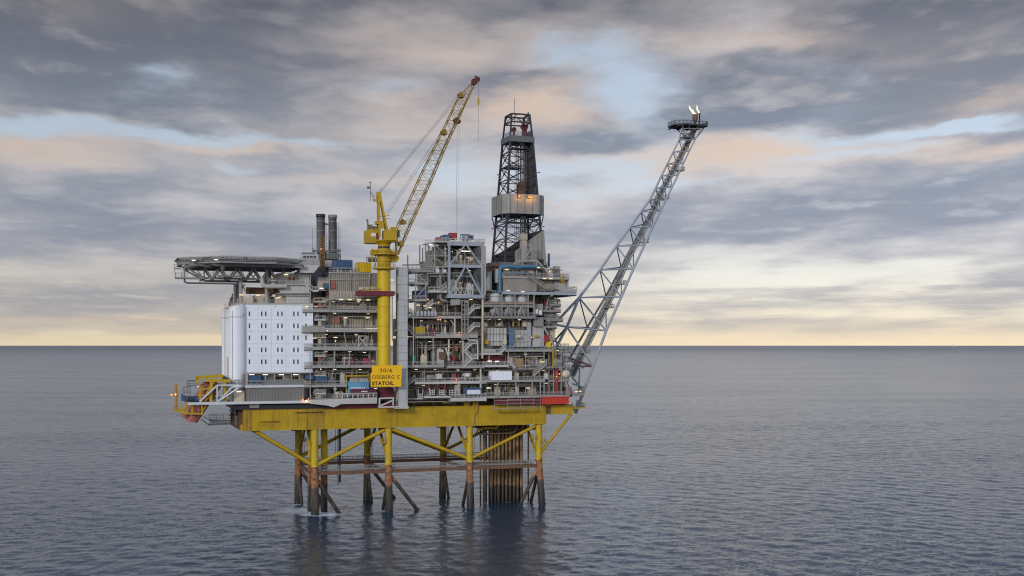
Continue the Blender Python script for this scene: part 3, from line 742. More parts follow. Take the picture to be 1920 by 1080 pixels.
# ------------------------------------------------------------------ helideck
hv = 8.0; hu0, hu1 = Au(340, hv), Au(566, hv); hz = 67.0
hc = (hu0 + hu1) / 2; R1 = (hu1 - hu0) / 2; R2 = 14.5
H = thing('helicopter_deck', 'grey octagonal helicopter landing deck cantilevered on a truss above the white block', 'helideck', (hc, hv, hz))
def octo(k, cut=.42): 
    a, c = R1 * k, R2 * k; x, y = a * cut, c * cut
    return [(hc - x, hv - c), (hc + x, hv - c), (hc + a, hv - y), (hc + a, hv + y), (hc + x, hv + c), (hc - x, hv + c), (hc - a, hv + y), (hc - a, hv - y)]
MB().slab(octo(1), hz - .35, hz).build('deck_plate', LGREY, H)
b = MB(); o1, o2 = octo(1.003), octo(1.085)
for i in range(8):
    j = (i + 1) % 8; a0, a1, c0, c1 = o1[i], o1[j], o2[i], o2[j]
    for f in (.2, .4, .6, .8): b.beam(Vector((*a0, hz - .25)).lerp(Vector((*c0, hz + .35)), f), Vector((*a1, hz - .25)).lerp(Vector((*c1, hz + .35)), f), .07)
    n = 22
    for k in range(n + 1):
        f = k / n; p = Vector((*a0, hz - .35)).lerp(Vector((*a1, hz - .35)), f); q = Vector((*c0, hz + .38)).lerp(Vector((*c1, hz + .38)), f); b.beam(p, q, .09)
    b.beam((*c0, hz + .38), (*c1, hz + .38), .14)
b.build('safety_net', GREY, H)
b = MB(); o3 = octo(1.02)
for i in range(8):
    j = (i + 1) % 8; b.beam((*o3[i], hz - 1.1), (*o3[j], hz - 1.1), 1.1, .12); b.rail([(*octo(1.05)[i], hz - 1.0), (*octo(1.05)[j], hz - 1.0)], 1.1, .08, 1.7); b.rail([(*octo(.995)[i], hz), (*octo(.995)[j], hz)], .75, .06, 2.4, toe=False)
b.build('perimeter_walkway', LGREY, H)
b = MB()
for k in np.linspace(-.85, .85, 9): b.beam((hc + R1 * k, hv - R2 * .8, hz - .75), (hc + R1 * k, hv + R2 * .8, hz - .75), .25, .6)
for k in np.linspace(-.7, .7, 5): b.beam((hc - R1 * .93, hv + R2 * k, hz - 1.3), (hc + R1 * .93, hv + R2 * k, hz - 1.3), .35, .9)
b.build('deck_beam', GREY, H)
tz = Az(430, 523, 3)
for v in (1.0, 15.0):
    b = MB(); top = [A(x, 505, v) for x in (345, 383, 412, 445, 475, 505, 535)]; xs = (383, 398, 428, 460, 490, 520)
    bot = [Vector((Au(x, v), v, tz)) for x in xs]
    for p in top: p.z = hz - 1.7
    b.beam(bot[0], bot[-1], .55, .55); b.beam(top[0], top[-1], .5, .5)
    for i in range(6):
        b.beam(top[i], bot[i], .38); b.beam(bot[i], top[i + 1], .38)
    b.build('truss', GREY, H)
b = MB()
for x in (383, 428, 460, 490): b.beam((Au(x, 1), 1, tz), (Au(x, 1), 15, tz), .4)
b.build('cross_beam', GREY, H)
# outrigger walkway and basket at the left tip
wz = Az(340, 521, -1); ua, ub = Au(329, -1), Au(384, -1)
b = MB().box(ua, -1, wz - .2, ub, 1.5, wz); b.build('walkway', GREY, H)
b = MB(); b.rail([(ub, -1, wz), (ua, -1, wz), (ua, 1.5, wz)], 1.3, .08, 1.5)
for u in (ua, ua + 1.6, Au(346, -1)): b.beam((u, -1, wz), (u - (0 if u > ua else .35), -1, Az(330, 494.5, -1)), .16)
b.beam((ua - .35, -1, Az(330, 495, -1)), (Au(340, -1), -1, Az(340, 496.5, -1)), .14); b.box(ua - .2, -1, Az(330, 505, -1), ua + 1.4, -.9, Az(330, 502, -1))
b.build('basket', GREY, H)
b = MB(); b.box(Au(409, -2), -2, Az(430, 517, -2) - .2, Au(457, -2), 0, Az(430, 517, -2)); b.rail(pline([(409, 517), (457, 517)], -2), 1.2); b.stair(A(392, 522, -1.8), A(409, 514, -1.8), .9); b.build('access_stair', GREY, H)
MB().tube(pline([(346, 504), (346, 528), (348.5, 529.8), (352, 530.5), (410, 531.5), (440, 532)], 0), .22, 8).build('drain_pipe', DGREY, H)
b = MB(); b.tube(pline([(440, 531.5), (441, 566)], .3), .35, 8).tube(pline([(444, 528), (444, 560)], 1), .25, 8); b.build('drain_pipe', DGREY, H)
for x, v in ((451, 1), (500, 2), (447, 15), (505, 14)):
    MB().tube([(Au(x, v), v, RZ), (Au(x, v), v, tz if x < 490 else hz - 1.7)], .5, 12).build('support_column', LGREY, H)
b = MB()
for x0, y0, x1, y1 in ((466, 508, 478, 524), (474, 508, 462, 524), (478, 508, 492, 524), (484, 508, 472, 524), (459, 532, 451, 548), (453, 532, 461, 548)): b.beam(A(x0, y0, 1.6), A(x1, y1, 1.6), .3)
for y in (536, 541, 547): b.beam(A(449, y, .8), A(462, y, .8), .14)
b.build('knee_brace', LGREY, H)
for x in (383, 388.5, 394.5): 
    p = A(x, 485, 4); MB().box(p.x - .38, 4, hz, p.x + .38, 5.2, Az(x, 482, 4)).build('foam_cabinet', MAROON, H)
for x, y, v, r in ((417.5, 503, -1.8, .62), (460, 485, -5.5, .6)): p = A(x, y, v); MB().ball((p.x, v, p.z), r, 14).beam(p, p + Vector((0, 0, -1.5)), .16).build('radome', LGREY, H)
for x, y in ((363, 488), (405, 487), (494, 488), (465, 487.5)): lamp(H, x, y, -5.9, .9, LAMPW)
MB().beam(A(370, 507, .9), A(384, 525, .9), .3).beam(A(358, 507, .9), A(381, 525, .9), .3).build('knee_brace', GREY, H)

# ------------------------------------------------------------------ control cabin beside the helideck
K = thing('control_cabin', 'off white helideck control room on a flared base beside the landing deck', 'control room', A(580, 512, -1))
v = -1.0; z0, z1, z2 = Az(578, 511.5, v), Az(578, 497, v), Az(578, 490.5, v); u0, u1, u2 = Au(563, v), Au(588, v), Au(599.5, v)
MB().prism([(u0, z0), (u1, z0), (u2, z1), (u2, z1 + .1), (u0, z1 + .1)], v, v + 6).build('flared_base', OFFWHITE, K)
MB().box(u0, v - .05, z1 + .1, u2, v + 6, z2).build('balcony', LGREY, K)
b = MB(); pbox(566, 477, 597, 490.6, v + 1, 4, b); b.build('wall', OFFWHITE, K)
for x in (571, 577.5, 584, 590.5): pbox(x - 2.6, 479.5, x + 2.6, 484.5, v + .96, .04).build('window', GLASS, K)
MB().rail([(u0, v, z2), (u2, v, z2)], 1.1, .07).build('railing', LGREY, K)
p = A(580, 477, v + 2); b = MB().box(p.x - 1.8, v + 2, p.z, p.x + 1.2, v + 3.5, p.z + .5)
b.beam(A(586.5, 478, v + 2), A(586.5, 428, v + 2), .12).beam(A(584.5, 466, v + 2), A(588.5, 466, v + 2), .12).ball(A(586.5, 470, v + 2), .3, 8); b.build('antenna_mast', DGREY, K)

# ------------------------------------------------------------------ free-fall lifeboats on their launching station
def lifeboat(v, label, dx=0):
    dvv = Vector((0, v - .5, 0)); v0 = v; v = .5
    t = thing('free_fall_lifeboat', label, 'lifeboat', A(395, 750, v) + dvv, 'free fall lifeboats in the launching station')
    a = A(409, 719, v) + dvv; c = A(359 , 791, v) + dvv; ax = (c - a).normalized(); nrm = Vector((-ax.z, 0, ax.x)) * -1
    if nrm.z < 0: nrm = -nrm
    Ln = (c - a).length; rings = []
    for f, w, hu in ((0, .8, .9), (.03, 1.05, 1.25), (.12, 1.2, 1.4), (.5, 1.25, 1.45), (.85, 1.2, 1.42), (.97, 1.15, 1.4), (1.0, 1.1, 1.36)):
        p = a + ax * (Ln * f); ring = []
        for j in range(18):
            th = 2 * math.pi * j / 18; x, y = math.cos(th), math.sin(th); e = .6
            ring.append(p + Vector((hu * math.copysign(abs(x) ** e, x), w * math.copysign(abs(y) ** e, y), -.25 * f * x)))
        rings.append(ring[::-1])
    MB().loft(rings, True).build('hull', ORANGE, t)
    b = MB()
    for s in (-1, 1): b.beam(a + ax * .4 + nrm * -.2 + Vector((0, s * 1.22, 0)), c - ax * 1.2 + nrm * -.2 + Vector((0, s * 1.2, 0)), .16, .3)
    b.build('fender', BROWN, t)
    p = a + ax * (Ln * .16) + nrm * 1.0; MB().loft([[p + ax * x * .9 * k + Vector((0, y * .8 * k, 0)) + nrm * h for x, y in ((-1, -1), (1, -1), (1, 1), (-1, 1))] for k, h in ((1, 0), (.8, .5))]).build('cockpit', ORANGE, t)
    return t
lifeboat(0.5, 'weathered orange lifeboat tilted nose down beside the white side truss, fully visible')
lifeboat(13.5, 'weathered orange lifeboat tilted nose down, middle one of the three in the frame')
lifeboat(23.5, 'weathered orange lifeboat tilted nose down, most hidden one behind the other two')
B_ = thing('lifeboat_station', 'yellow and white steel launching frame holding the orange lifeboats', 'launching frame', A(395, 756, 3))
for v in (-1.6, 10.6, 19, 24):
    b = MB()
    b.beam(A(396, 716, v), A(395, 753, v), .75); b.beam(A(421, 715, v), A(422, 752, v), .6); b.beam(A(396, 741, v), A(384, 752, v), .4); b.beam(A(374, 718, v), A(376, 752, v), .4); b.beam(A(370, 741, v), A(396, 741, v), .35); b.beam(A(396, 727, v), A(376, 731, v), .35)
    b.beam(A(386, 738, v), A(405, 712, v), .3); b.build('davit_post', YELLOW, B_)
    f = MB().beam(A(345, 775, v), A(380, 776, v), .42).beam(A(379, 756, v), A(379, 777, v), .42).beam(A(361, 758, v), A(360, 776, v), .35).beam(A(341, 758, v), A(343, 775, v), .28).beam(A(349, 754, v), A(352, 776, v), .28).beam(A(337, 770, v), A(360, 778, v), .26).beam(A(387, 760, v), A(379, 773, v), .25)
    f.build('lower_frame', YELLOW, B_)
b = MB()
for x, y in ((369, 707.5), (388, 707), (417, 705.5), (430, 714), (388, 714)):
    b.beam(A(x, y, -1.6), A(x, y, 25), .6)
for v in (-1.6, 5, 11.5, 19, 25): b.beam(A(368, 707.5, v), A(418, 705, v), .6, .75).beam(A(384, 713, v), A(432, 714, v), .55, .7).beam(A(369, 707, v), A(369.5, 719, v), .6).beam(A(388, 707, v), A(389, 714, v), .4).beam(A(376, 708, v), A(374, 718, v), .3)
b.build('davit_frame', YELLOW, B_)
pp = A(370, 706, 4); MB().box(Au(404, 2), 1, Az(404, 705.5, 2), Au(416, 2), 3.4, Az(404, 701.5, 2)).build('winch', YELLOW, B_)
b = MB().beam(A(374, 753, V0 - .5), A(407, 722.5, V0 - .5), .42).beam(A(407, 722.5, V0 - .5), A(441, 722, V0 - .5), .4).beam(A(407, 722.5, V0 - .5), A(407, 753, V0 - .5), .35).beam(A(437, 724, V0 - .5), A(409, 752, V0 - .5), .38)
b.build('side_truss', FASCIA, B_)
du = Au(352, V0 - .6); dz = Az(395, 757.5, V0 - .6)
b = MB().box(du, 23.2, dz, Au(440, 22), 24, dz + .7).box(du, 4.0, dz + .1, du + 1.2, 21, dz + .6); b.box(du, 8.0, dz + .1, Au(432, 9), 9.2, dz + .6); b.build('deck', GRATE, B_)
b = MB(); b.rail([(du, -1, dz + .6), (du, 23, dz + .6)], 1.2, .09); b.rail(pline([(343, 736), (357, 736)], 3), 1.6, .1); b.rail(pline([(351, 724), (368, 724)], 8), 1.5, .1)
for x in (345, 351, 356.5): b.beam(A(x, 752, 3), A(x, 717 if x > 350 else 726, 3), .16)
b.beam(A(351, 714, 6), A(368, 714, 6), .14).beam(A(351, 719, 6), A(384, 721, 6), .14); b.build('railing', DGREY, B_)
b = MB(); pbox(353, 743, 372, 752, 4, 3, b); pbox(341, 741, 347, 752, 2, 2, b); b.build('machinery', BLUE, B_)
b = MB(); pbox(327.5, 720, 333.5, 766, 3, .8, b); b.ladder(A(330.5, 766, 2.7), A(330.5, 720, 2.7), .5); b.build('signal_post', mat('amber_weathered', (.55, .30, .04), .5, .3, .3, .1), B_)
flood(B_, 321.5, 740, 2.8, .22, AMBER); flood(B_, 329, 739.5, 2.2, .24, AMBER); lamp(B_, 372.5, 725, 2, .6, AMBER)
b = MB().box(Au(326, 4), 3, Az(326, 772, 4), Au(350, 4), 10, Az(326, 769.5, 4)); b.rail(pline([(326, 770), (350, 770)], 3), 1.1, .09); b.beam(A(328, 760, 3), A(342, 776, 3), .25); b.build('landing', YELLOW, B_)
b = MB()
p0, p1, q0, q1 = A(378, 787, 3), A(392, 797, 3), A(392, 797, 3), A(433, 795, 3)
for dv in (0, 2.2):
    D = Vector((0, dv, 0))
    b.beam(p0 + D, p1 + D, .22).beam(q0 + D, q1 + D, .25).beam(A(383, 781, 3) + D, A(395, 790, 3) + D, .18).beam(A(395, 789, 3) + D, A(433, 789, 3) + D, .18)
    for i in range(5): b.beam(q0.lerp(q1, i / 5) + D, A(396 + 7.4 * i + 4, 789, 3) + D, .14).beam(A(396 + 7.4 * i + 4, 789, 3) + D, q0.lerp(q1, (i + 1) / 5) + D, .14)
b.rail(pline([(392, 787), (432, 786)], 3), 1.4, .09); b.build('gangway', DGREY, B_)

# ------------------------------------------------------------------ exhaust stacks
for k, (x0, x1, y0, lab) in enumerate(((593.5, 609, 402, 'brown grey steel exhaust stack with a dark rim, beside the control cabin'), (616, 631, 403.5, 'brown grey steel exhaust stack without dark rim, on the crane side of the pair'))):
    v = 12.0; c = A((x0 + x1) / 2, 480, v); r = (Au(x1, v) - Au(x0, v)) / 2
    t = thing('exhaust_stack', lab, 'chimney', (c.x, v, 60), 'pair of exhaust stacks'); zt = Az((x0 + x1) / 2, y0, v)
    MB().lathe((c.x, v), [(r, 60), (r, zt - .6), (r + .02, zt - .6), (r + .02, zt), (r - .15, zt), (r - .15, zt - 1.5)], 22).build('flue', STACK, t)
    b = MB()
    for z in np.arange(66, zt - 1, 2.6): b.lathe((c.x, v), [(r + .01, z), (r + .08, z + .03), (r + .08, z + .2), (r + .01, z + .23)], 22)
    b.build('hoop', STACK, t)
    MB().lathe((c.x, v), [(r + .03, zt - .9), (r + .14, zt - .85), (r + .14, zt + .06), (r + .03, zt + .06)], 22).build('rim', BLACK if k == 0 else STACK, t)
    MB().ladder((c.x + r + .25, v - .3, 62), (c.x + r + .25, v - .3, zt - 2), .5, False).build('ladder', DGREY, t)
    if k == 0: MB().tube([(c.x + r, v, zt - 2.6), (c.x + r + 1.6, v, zt - 2.8)], .25, 8).build('link_pipe', STACK, t)
T = thing('stack_base', 'dark steel base frame and silencers below the two exhaust stacks', 'stack frame', A(615, 500, 10))
b = MB()
for x, y0, y1 in ((590, 468, 512), (603, 445, 512), (611, 470, 512), (634, 466, 500), (638, 474, 500)): b.beam(A(x, y0, 10), A(x, y1, 10), .3)
for y in (471, 480, 489): b.beam(A(588, y, 10), A(638, y, 10), .3, .4)
b.beam(A(603, 470, 10), A(611, 488, 10), .25).beam(A(611, 470, 10), A(603, 488, 10), .25); b.build('frame', DGREY, T)
b = MB(); pbox(612, 474, 636, 486, 9.6, 4, b); b.build('silencer', DGREY, T)
b = MB(); b.ladder(A(604.5, 500, 9.4), A(604.5, 440, 9.4), .8); 
for y in (496, 486, 476, 466, 456): b.beam(A(600, y, 9.4), A(608, y, 9.4), .2).beam(A(600, y, 9.4), A(608, y - 9, 9.4), .12)
b.beam(A(600, 500, 9.4), A(600, 442, 9.4), .16).beam(A(608, 500, 9.4), A(608, 442, 9.4), .16); b.build('ladder_tower', mat('orange_steel', (.24, .14, .03), .55, .3, .2, .2), T)
b = MB().beam(A(637.5, 474, 10), A(637.5, 425, 10), .1).ball(A(637.5, 470, 10), .3, 8).beam(A(635.5, 467, 10), A(639.5, 467, 10), .12); b.build('antenna_mast', DGREY, T)
flood(T, 602, 467, 9, .14, AMBER)
b = MB(); pbox(600, 500, 620, 530, 8.5, 10, b); b.build('casing', mat('brown_cladding', (.16, .125, .10), .6, .4, .4), T)
for k in range(9): flood(T, 582 + (k % 2), 517 + 2 * k, 6, .07, LAMPW) if k % 2 == 0 else None
b = MB(); pbox(580, 510, 604, 582, 8, 12, b); b.build('dark_core', DGREY, T)  # dark grey block filling the space below the stacks
# ------------------------------------------------------------------ builders for open decks
def deck(parent, x0, x1, y, v, v1, th=.5, rail=True, m=None, step=1.7, u0=None, u1=None, ends=False, name='deck'):
    u0 = Au(x0, v) if u0 is None else u0; u1 = Au(x1, v) if u1 is None else u1; z = Az((x0 + x1) / 2, y, v)
    d = MB().box(u0, v + .06, z - th, u1, v1, z - .02)
    d.box(u0 - .02, v, z - th - .06, u1 + .02, v + .1, z + .06)
    o = d.build(name, m or LGREY, parent)
    if rail:
        pts = [(u0, v + .05, z), (u1, v + .05, z)]
        if ends: pts = [(u0, v1, z)] + pts + [(u1, v1, z)]
        MB().rail(pts, 1.15, .095, step).build('railing', m or LGREY, parent)
    b = MB(); k = max(1, int((u1 - u0) / 2.4))
    for i in range(k + 1): b.beam((u0 + (u1 - u0) * i / k, v + .2, z - th - .12), (u0 + (u1 - u0) * i / k, v1 - .1, z - th - .12), .16, .25)
    b.build('deck_beam', GREY, parent)
    return z
def back_wall(parent, x0, x1, y0, y1, v, m, corr=True, pitch=.8, d=4, name='wall', dep=.14):
    u0, u1 = Au(x0, v), Au(x1, v); xm = (x0 + x1) / 2; za, zb_ = Az(xm, y1, v), Az(xm, y0, v)
    b = MB().box(u0, v, za, u1, v + d, zb_)
    if corr: b.corr((u0, v - .03), (u1, v - .03), za + .01, zb_ - .01, pitch, dep)
    return b.build(name, m, parent)
PAL = [BEIGE, CREAM, GREY, LGREY, BROWN, OFFWHITE, GREYWALL, DGREY]
def clutter(parent, x0, x1, y0, y1, v0, v1, seed, machines=6, pipes=14, hp=8, pal=None, lamps=3, lm=None):
    """fill an open deck bay (picture extent at v0) with skids, vessels, pipe runs, cable trays and ceiling lights"""
    r = random.Random(seed); u0, u1 = Au(x0, v0), Au(x1, v0); xm = (x0 + x1) / 2; z0, z1 = Az(xm, y1, v0), Az(xm, y0, v0); h = z1 - z0
    pal = pal or PAL
    for i in range(machines):
        m = r.choice(pal); w = r.uniform(.8, 2.6); a = r.uniform(u0, u1 - w); v = r.uniform(v0 + .3, max(v0 + .4, v1 - 1.2)); t = r.random()
        if t < .45:
            hh = h * r.uniform(.3, .7); b = MB().box(a, v, z0, a + w, v + 1.1, z0 + hh); b.box(a + w * .1, v - .08, z0 + hh * .15, a + w * .45, v, z0 + hh * .8); b.box(a + w * .55, v - .08, z0 + hh * .5, a + w * .9, v, z0 + hh * .85)
            b.box(a + w * .2, v + .3, z0 + hh, a + w * .6, v + .9, z0 + hh + .35); b.build('equipment_cabinet', m, parent)
        elif t < .75:
            rd = r.uniform(.3, .62); zc = z0 + rd + r.uniform(.4, h * .4); c = [(a, 0), (a + .12, rd * .6), (a + .4, rd), (a + w + .4, rd), (a + w + .7, rd * .6), (a + w + .8, .02)]
            b = MB().tube([(x, v + .6, zc) for x, _ in c], [max(.02, q) for _, q in c], 12)
            for x in (a + .6, a + w): b.box(x, v + .3, z0, x + .2, v + .9, zc)
            b.build('vessel', m, parent)
        else:
            rd = r.uniform(.3, .6); hh = h * r.uniform(.4, .75); b = MB().lathe((a + .6, v + .6), [(rd, z0 + .3), (rd, z0 + hh), (rd * .6, z0 + hh + .25), (.12, z0 + hh + .35), (.12, z1)], 12); b.box(a + .2, v + .2, z0, a + 1, v + 1, z0 + .3); b.build('vessel', m, parent)
    ms = [GREY, LGREY, BROWN, OFFWHITE, GREY, CREAM]; bs = {k: MB() for k in range(len(ms))}
    for i in range(int(pipes * 1.6)):
        k = r.choice([0, 0, 1, 1, 2, 3, 4, 5]); rd = r.choice((.06, .08, .1, .14, .2)); u = r.uniform(u0 + .2, u1 - .2); v = r.uniform(v0 + .5, v1 - .1)
        za = z0 + h * r.uniform(0, .5); du = r.uniform(-3, 3); e = min(max(u + du, u0), u1)
        zz = z1 - r.uniform(.2, h * .45)
        bs[k].tube([(u, v, za), (u, v, zz), (e, v, zz)] if r.random() < .6 else [(u, v, z0), (u, v, z1)], rd, 6)
    for i in range(int(hp * 1.5)):
        k = r.choice([0, 1, 2, 3, 4]); a = r.uniform(u0, u0 + (u1 - u0) * .5); e = r.uniform(a + (u1 - u0) * .25, u1); v = r.uniform(v0 + .2, v1 - .2); z = z1 - r.uniform(.12, h * .35)
        if r.random() < .65: bs[k].tube([(a, v, z), (e, v, z)], r.choice((.07, .1, .15)), 6)
        else: bs[k].beam((a, v, z), (e, v, z), .5, .12)
    for k, b in bs.items(): b.build('pipework', ms[k], parent)
    lamps = (lamps + 1) // 2
    for i in range(lamps):
        u = u0 + (u1 - u0) * (i + r.uniform(.3, .7)) / lamps; z = z1 - r.uniform(.3, .6); v = v0 + r.uniform(.1, .7)
        MB().box(u - .38, v, z - .045, u + .38, v + .14, z + .045).build('strip_light', lm or r.choice((LAMP, LAMP, LAMPW)), parent)

# ------------------------------------------------------------------ utility module between the quarters and the crane
M1 = thing('utility_module', 'beige clad module of open walkway decks between white block and yellow crane column', 'module', A(645, 758, -2.6))
back_wall(M1, 617, 708, 512, 546, 2.0, GREYWALL, True, .55, 20)
MB().box(Au(616, 1.7), 1.6, Az(656, 513, 1.7), Au(697, 1.7), 22, Az(656, 510.5, 1.7)).build('roof', LGREY, M1)
b = MB()
for x0, x1 in ((617.5, 617.5), (657, 658), (691, 694)): b.beam(A(x0, 546, 1.5), A(x1, 513, 1.5), .22)
b.beam(A(617, 524, 1.7), A(697, 523, 1.7), .18, .3); b.build('frame', LGREY, M1)
back_wall(M1, 596, 618, 520, 545, 3.0, BEIGE, False)
z = deck(M1, 617, 708, 560.5, -1.2, 8, .35)
back_wall(M1, 618, 708, 546, 560, 1.2, BEIGE, True, .9, 12, dep=.2)
back_wall(M1, 612, 708, 561, 580, 1.0, BEIGE, True, .8, 20, dep=.25)
deck(M1, 568, 708, 582, -2.6, 4, .45); back_wall(M1, 606, 708, 583, 614, 1.1, BEIGE, True, .75, 20, dep=.25)
deck(M1, 567, 708, 618, -2.9, 4, .6, step=1.1)
MB().box(Au(567, -3), -3.05, Az(600, 623, -3), Au(609, -3), -2.95, Az(600, 612, -3)).build('kick_plate', LGREY, M1)
back_wall(M1, 590, 708, 620, 650, 3.6, BEIGE, True, 1.4, 18, dep=.1); back_wall(M1, 590, 708, 655, 688, 3.8, GREYWALL, True, 1.8, 18, dep=.1)
deck(M1, 571, 709, 652.5, -2.6, 6, .45)
MB().box(Au(606, -3.2), -3.2, Az(658, 657, -3.2), Au(709.5, -3.2), -2.7, Az(658, 650.5, -3.2)).build('edge_girder', LGREY, M1)
deck(M1, 571, 705, 686.5, -2.6, 6, .4); deck(M1, 570, 650, 722.5, -2.6, 6, .4)
back_wall(M1, 590, 740, 690, 722, 4.0, BEIGE, True, 1.6, 18, dep=.1); back_wall(M1, 590, 745, 724, 752, 4.2, GREYWALL, True, 1.6, 18, dep=.1)
for x0, x1, y0, y1, k in ((600, 706, 562, 581, 1), (612, 706, 584, 612, 2)): clutter(M1, x0, x1, y0, y1, -.9, .9, k, 1, 8, 5, lamps=4)
clutter(M1, 592, 706, 624, 650, -1.8, 3.4, 3, 9, 18, 8, lamps=4); clutter(M1, 592, 706, 657, 685, -1.8, 3.6, 4, 9, 18, 8, lamps=5)
clutter(M1, 592, 700, 690, 721, -1.8, 3.8, 5, 9, 20, 8, lamps=4); clutter(M1, 592, 740, 725, 748, -1.6, 4, 6, 8, 18, 6, lamps=4)
for x in (652, 668, 685):
    p = A(x, 622, -2.3); o = MB().tube([(p.x, 3.4, p.z), (p.x, -2.2, p.z)], .62, 14).build('vent_duct', DGREY, M1); MB().lathe((p.x, 0), [(.001, 0), (.001, .001)], 3) 
    MB().tube([(p.x, -2.21, p.z), (p.x, -2.24, p.z)], .52, 14).build('duct_mouth', BLACK, o)
b = MB()
for x0, y0, x1, y1 in ((672, 630, 672, 650), (688, 630, 688, 650), (672, 630, 688, 650), (688, 630, 672, 650), (672, 630, 688, 630)): b.beam(A(x0, y0, -2.7), A(x1, y1, -2.7), .2)
b.build('cross_frame', OFFWHITE, M1)
b = MB()
for x, y0, y1, w in ((627, 656, 690, .32), (706, 656, 685, .35), (581.5, 652, 752, .2), (628, 724, 746, .35), (655, 656, 690, .22), (618.5, 546, 583, .22), (658, 546, 560, .2)): b.beam(A(x, y0, -2.75), A(x, y1, -2.75), w)
b.beam(A(645, 622, -2.5), A(650, 652, -2.5), .2).beam(A(625, 690, -2.5), A(622, 712, -2.5), .2); b.build_each('column', LGREY, M1)
# landings of the stair tower at the left edge
for k, y in enumerate((566, 600, 633, 668, 704, 738)):
    u0, u1 = Au(590, -2), Au(611, -2); z = Az(600, y, -2)
    MB().box(u0, -2.2, z - .15, u1, .4, z).rail([(u0, -2.2, z), (u1, -2.2, z)], 1.1, .07, 1).rail([(u0, -2.2, z), (u0, .4, z)], 1.1, .07, 1).build('landing', OFFWHITE if k % 2 else CREAM, M1)
    b = MB().stair((u0 + .3, -1.2, z - 4.4), (u1 - .2, -1.2, z - .1), .9); b.build('stair', LGREY, M1)
    MB().box(u0 + 1.0, -1.9, z - 1.6, u0 + 1.8, -1.2, z - .3).build('junction_box', (ORANGE, CREAM, BEIGE)[k % 3], M1)
for x, y, c in ((603, 540.5, LAMPW), (592, 575, LAMP), (640, 562, LAMP), (656, 562, LAMP), (673, 562.5, LAMP), (690, 562.5, LAMP), (629, 632.5, LAMP), (590, 634, LAMP), (648, 596, LAMP), (689, 596, LAMP)): lamp(M1, x, y, -1.3, 1.0, c)
for x, y in ((613.5, 620.3), (601.5, 692.3), (629, 639.5)): flood(M1, x, y, -3.0, .13, LAMPW)
b = MB().beam(A(572, 533, -1.8), A(586, 545, -1.8), .2, .35); b.rail([A(572, 532, -1.8), A(586, 544, -1.8)], 1.1, .08, 1, toe=False); b.beam(A(586, 546, -1.8), A(597, 546, -1.8), .2, .3); b.rail([A(586, 545, -1.8), A(597, 545, -1.8)], 1.1, .08, 1); b.beam(A(581.5, 545, -1.8), A(581.5, 570, -1.8), .2); b.build('stair', OFFWHITE, M1)
for x0, y0, x1, y1, m in ((656, 672, 662, 685, MAGENTA), (681, 672, 693, 684.5, MAGENTA), (621, 527, 629, 541, ORANGE), (628, 594, 636, 606, ORANGE), (607, 531, 616, 541, BLUE), (613, 547, 618, 554, MAROON)): pbox(x0, y0, x1, y1, -1.9 if y0 > 560 else 1.5, 1.2).build('equipment_cover', m, M1)
# white base skirt under the module
b = MB(); v = -3.6
b.prism([(Au(582, v), Az(582, 757, v)), (Au(582, v), Az(582, 750, v)), (Au(707, v), Az(650, 745.5, v)), (Au(707, v), Az(650, 757.5, v)), (Au(640, v), Az(650, 757.5, v)), (Au(626, v), Az(640, 763.5, v)), (Au(612, v), Az(620, 760, v))][::1], v, 2)
b.build('skirt', OFFWHITE, M1)
zz = Az(675, 745.5, v)
b = MB().rail([(Au(631, v), v, zz), (Au(707, v), v, zz)], 1.15, .09, 2.3, toe=False); 
for x in np.arange(642, 708, 9.7): b.box(Au(x, v) - .12, v - .1, zz - .1, Au(x, v) + .12, v + .06, zz + 1.2)
b.beam((Au(642, v), v, zz + 1.15), (Au(707, v), v, zz + 1.15), .2); b.build('railing', OFFWHITE, M1)
MB().rail([(Au(583, v), v, Az(600, 749, v)), (Au(628, v), v, Az(620, 747, v))], 1.2, .08, 1.4).build('railing', GREY, M1)
pbox(606, 757, 765, 765.5, -1.3, 20).build('lower_beam', MAROON, M1)
flood(M1, 578, 748, -3.3, .14, REDL)
container(612.5, 488, 624, 500.5, 6, 2.5, OFFWHITE, 'pale pink white container beside the blue containers on the roof by the stacks')
container(623.5, 488, 638.5, 504, 5, 3, BLUE, 'dark blue container on the roof between the pale container and the wide blue one')
container(637.5, 487.5, 661, 505, 4, 2.6, BLUE, 'wide blue container on the roof, the one of the blue pair towards the crane')
container(671.5, 492, 696, 510.5, 2.4, 3.5, BRYELLOW, 'yellow container module on the roof edge beside the crane column', YELLOW)
MB().rail(pline([(617, 511), (672, 511)], 2.2), 1.3, .09, 1.2).build('railing', LGREY, M1)
b = MB(); r = random.Random(12)
for k in range(9):
    x = 618 + k * 6; b.box(Au(x, 5), 5, Az(x, 509, 5), Au(x, 5) + r.uniform(.3, .9), 6, Az(x, r.uniform(499, 506), 5))
b.build('roof_gear', DGREY, M1)
b = MB(); b.tube(pline([(690, 487), (706, 487)], 3), .6, 10).beam(A(686, 482, 2.5), A(708, 482, 2.5), .12).beam(A(687, 482, 2.5), A(687, 492, 2.5), .1); pbox(697, 512, 708, 545, 4, 3, b); b.build('winch_frame', DGREY, M1)
container(592, 705.5, 612.5, 718, -2.3, 2.4, BLUE, 'blue container with lamp above it on the middle deck of the beige module')
container(572.5, 702.5, 589.5, 711.5, -1.2, 2.4, BLUE, 'dark blue container tucked into the corner between white block and beige module')
container(653, 715.5, 691.5, 744.5, -2.2, 2.6, CYAN, 'tall light blue container behind the purple one, beside the yellow sign')
last = [o for o in COL.objects if o.get('category') == 'container'][-1]
for k in range(7): x = 658 + k * 4.0; pbox(x, 726.2 - (k % 2) * .4, x + 2.6, 728.8, -2.26, .05).build('pale_mark', PALE, last)
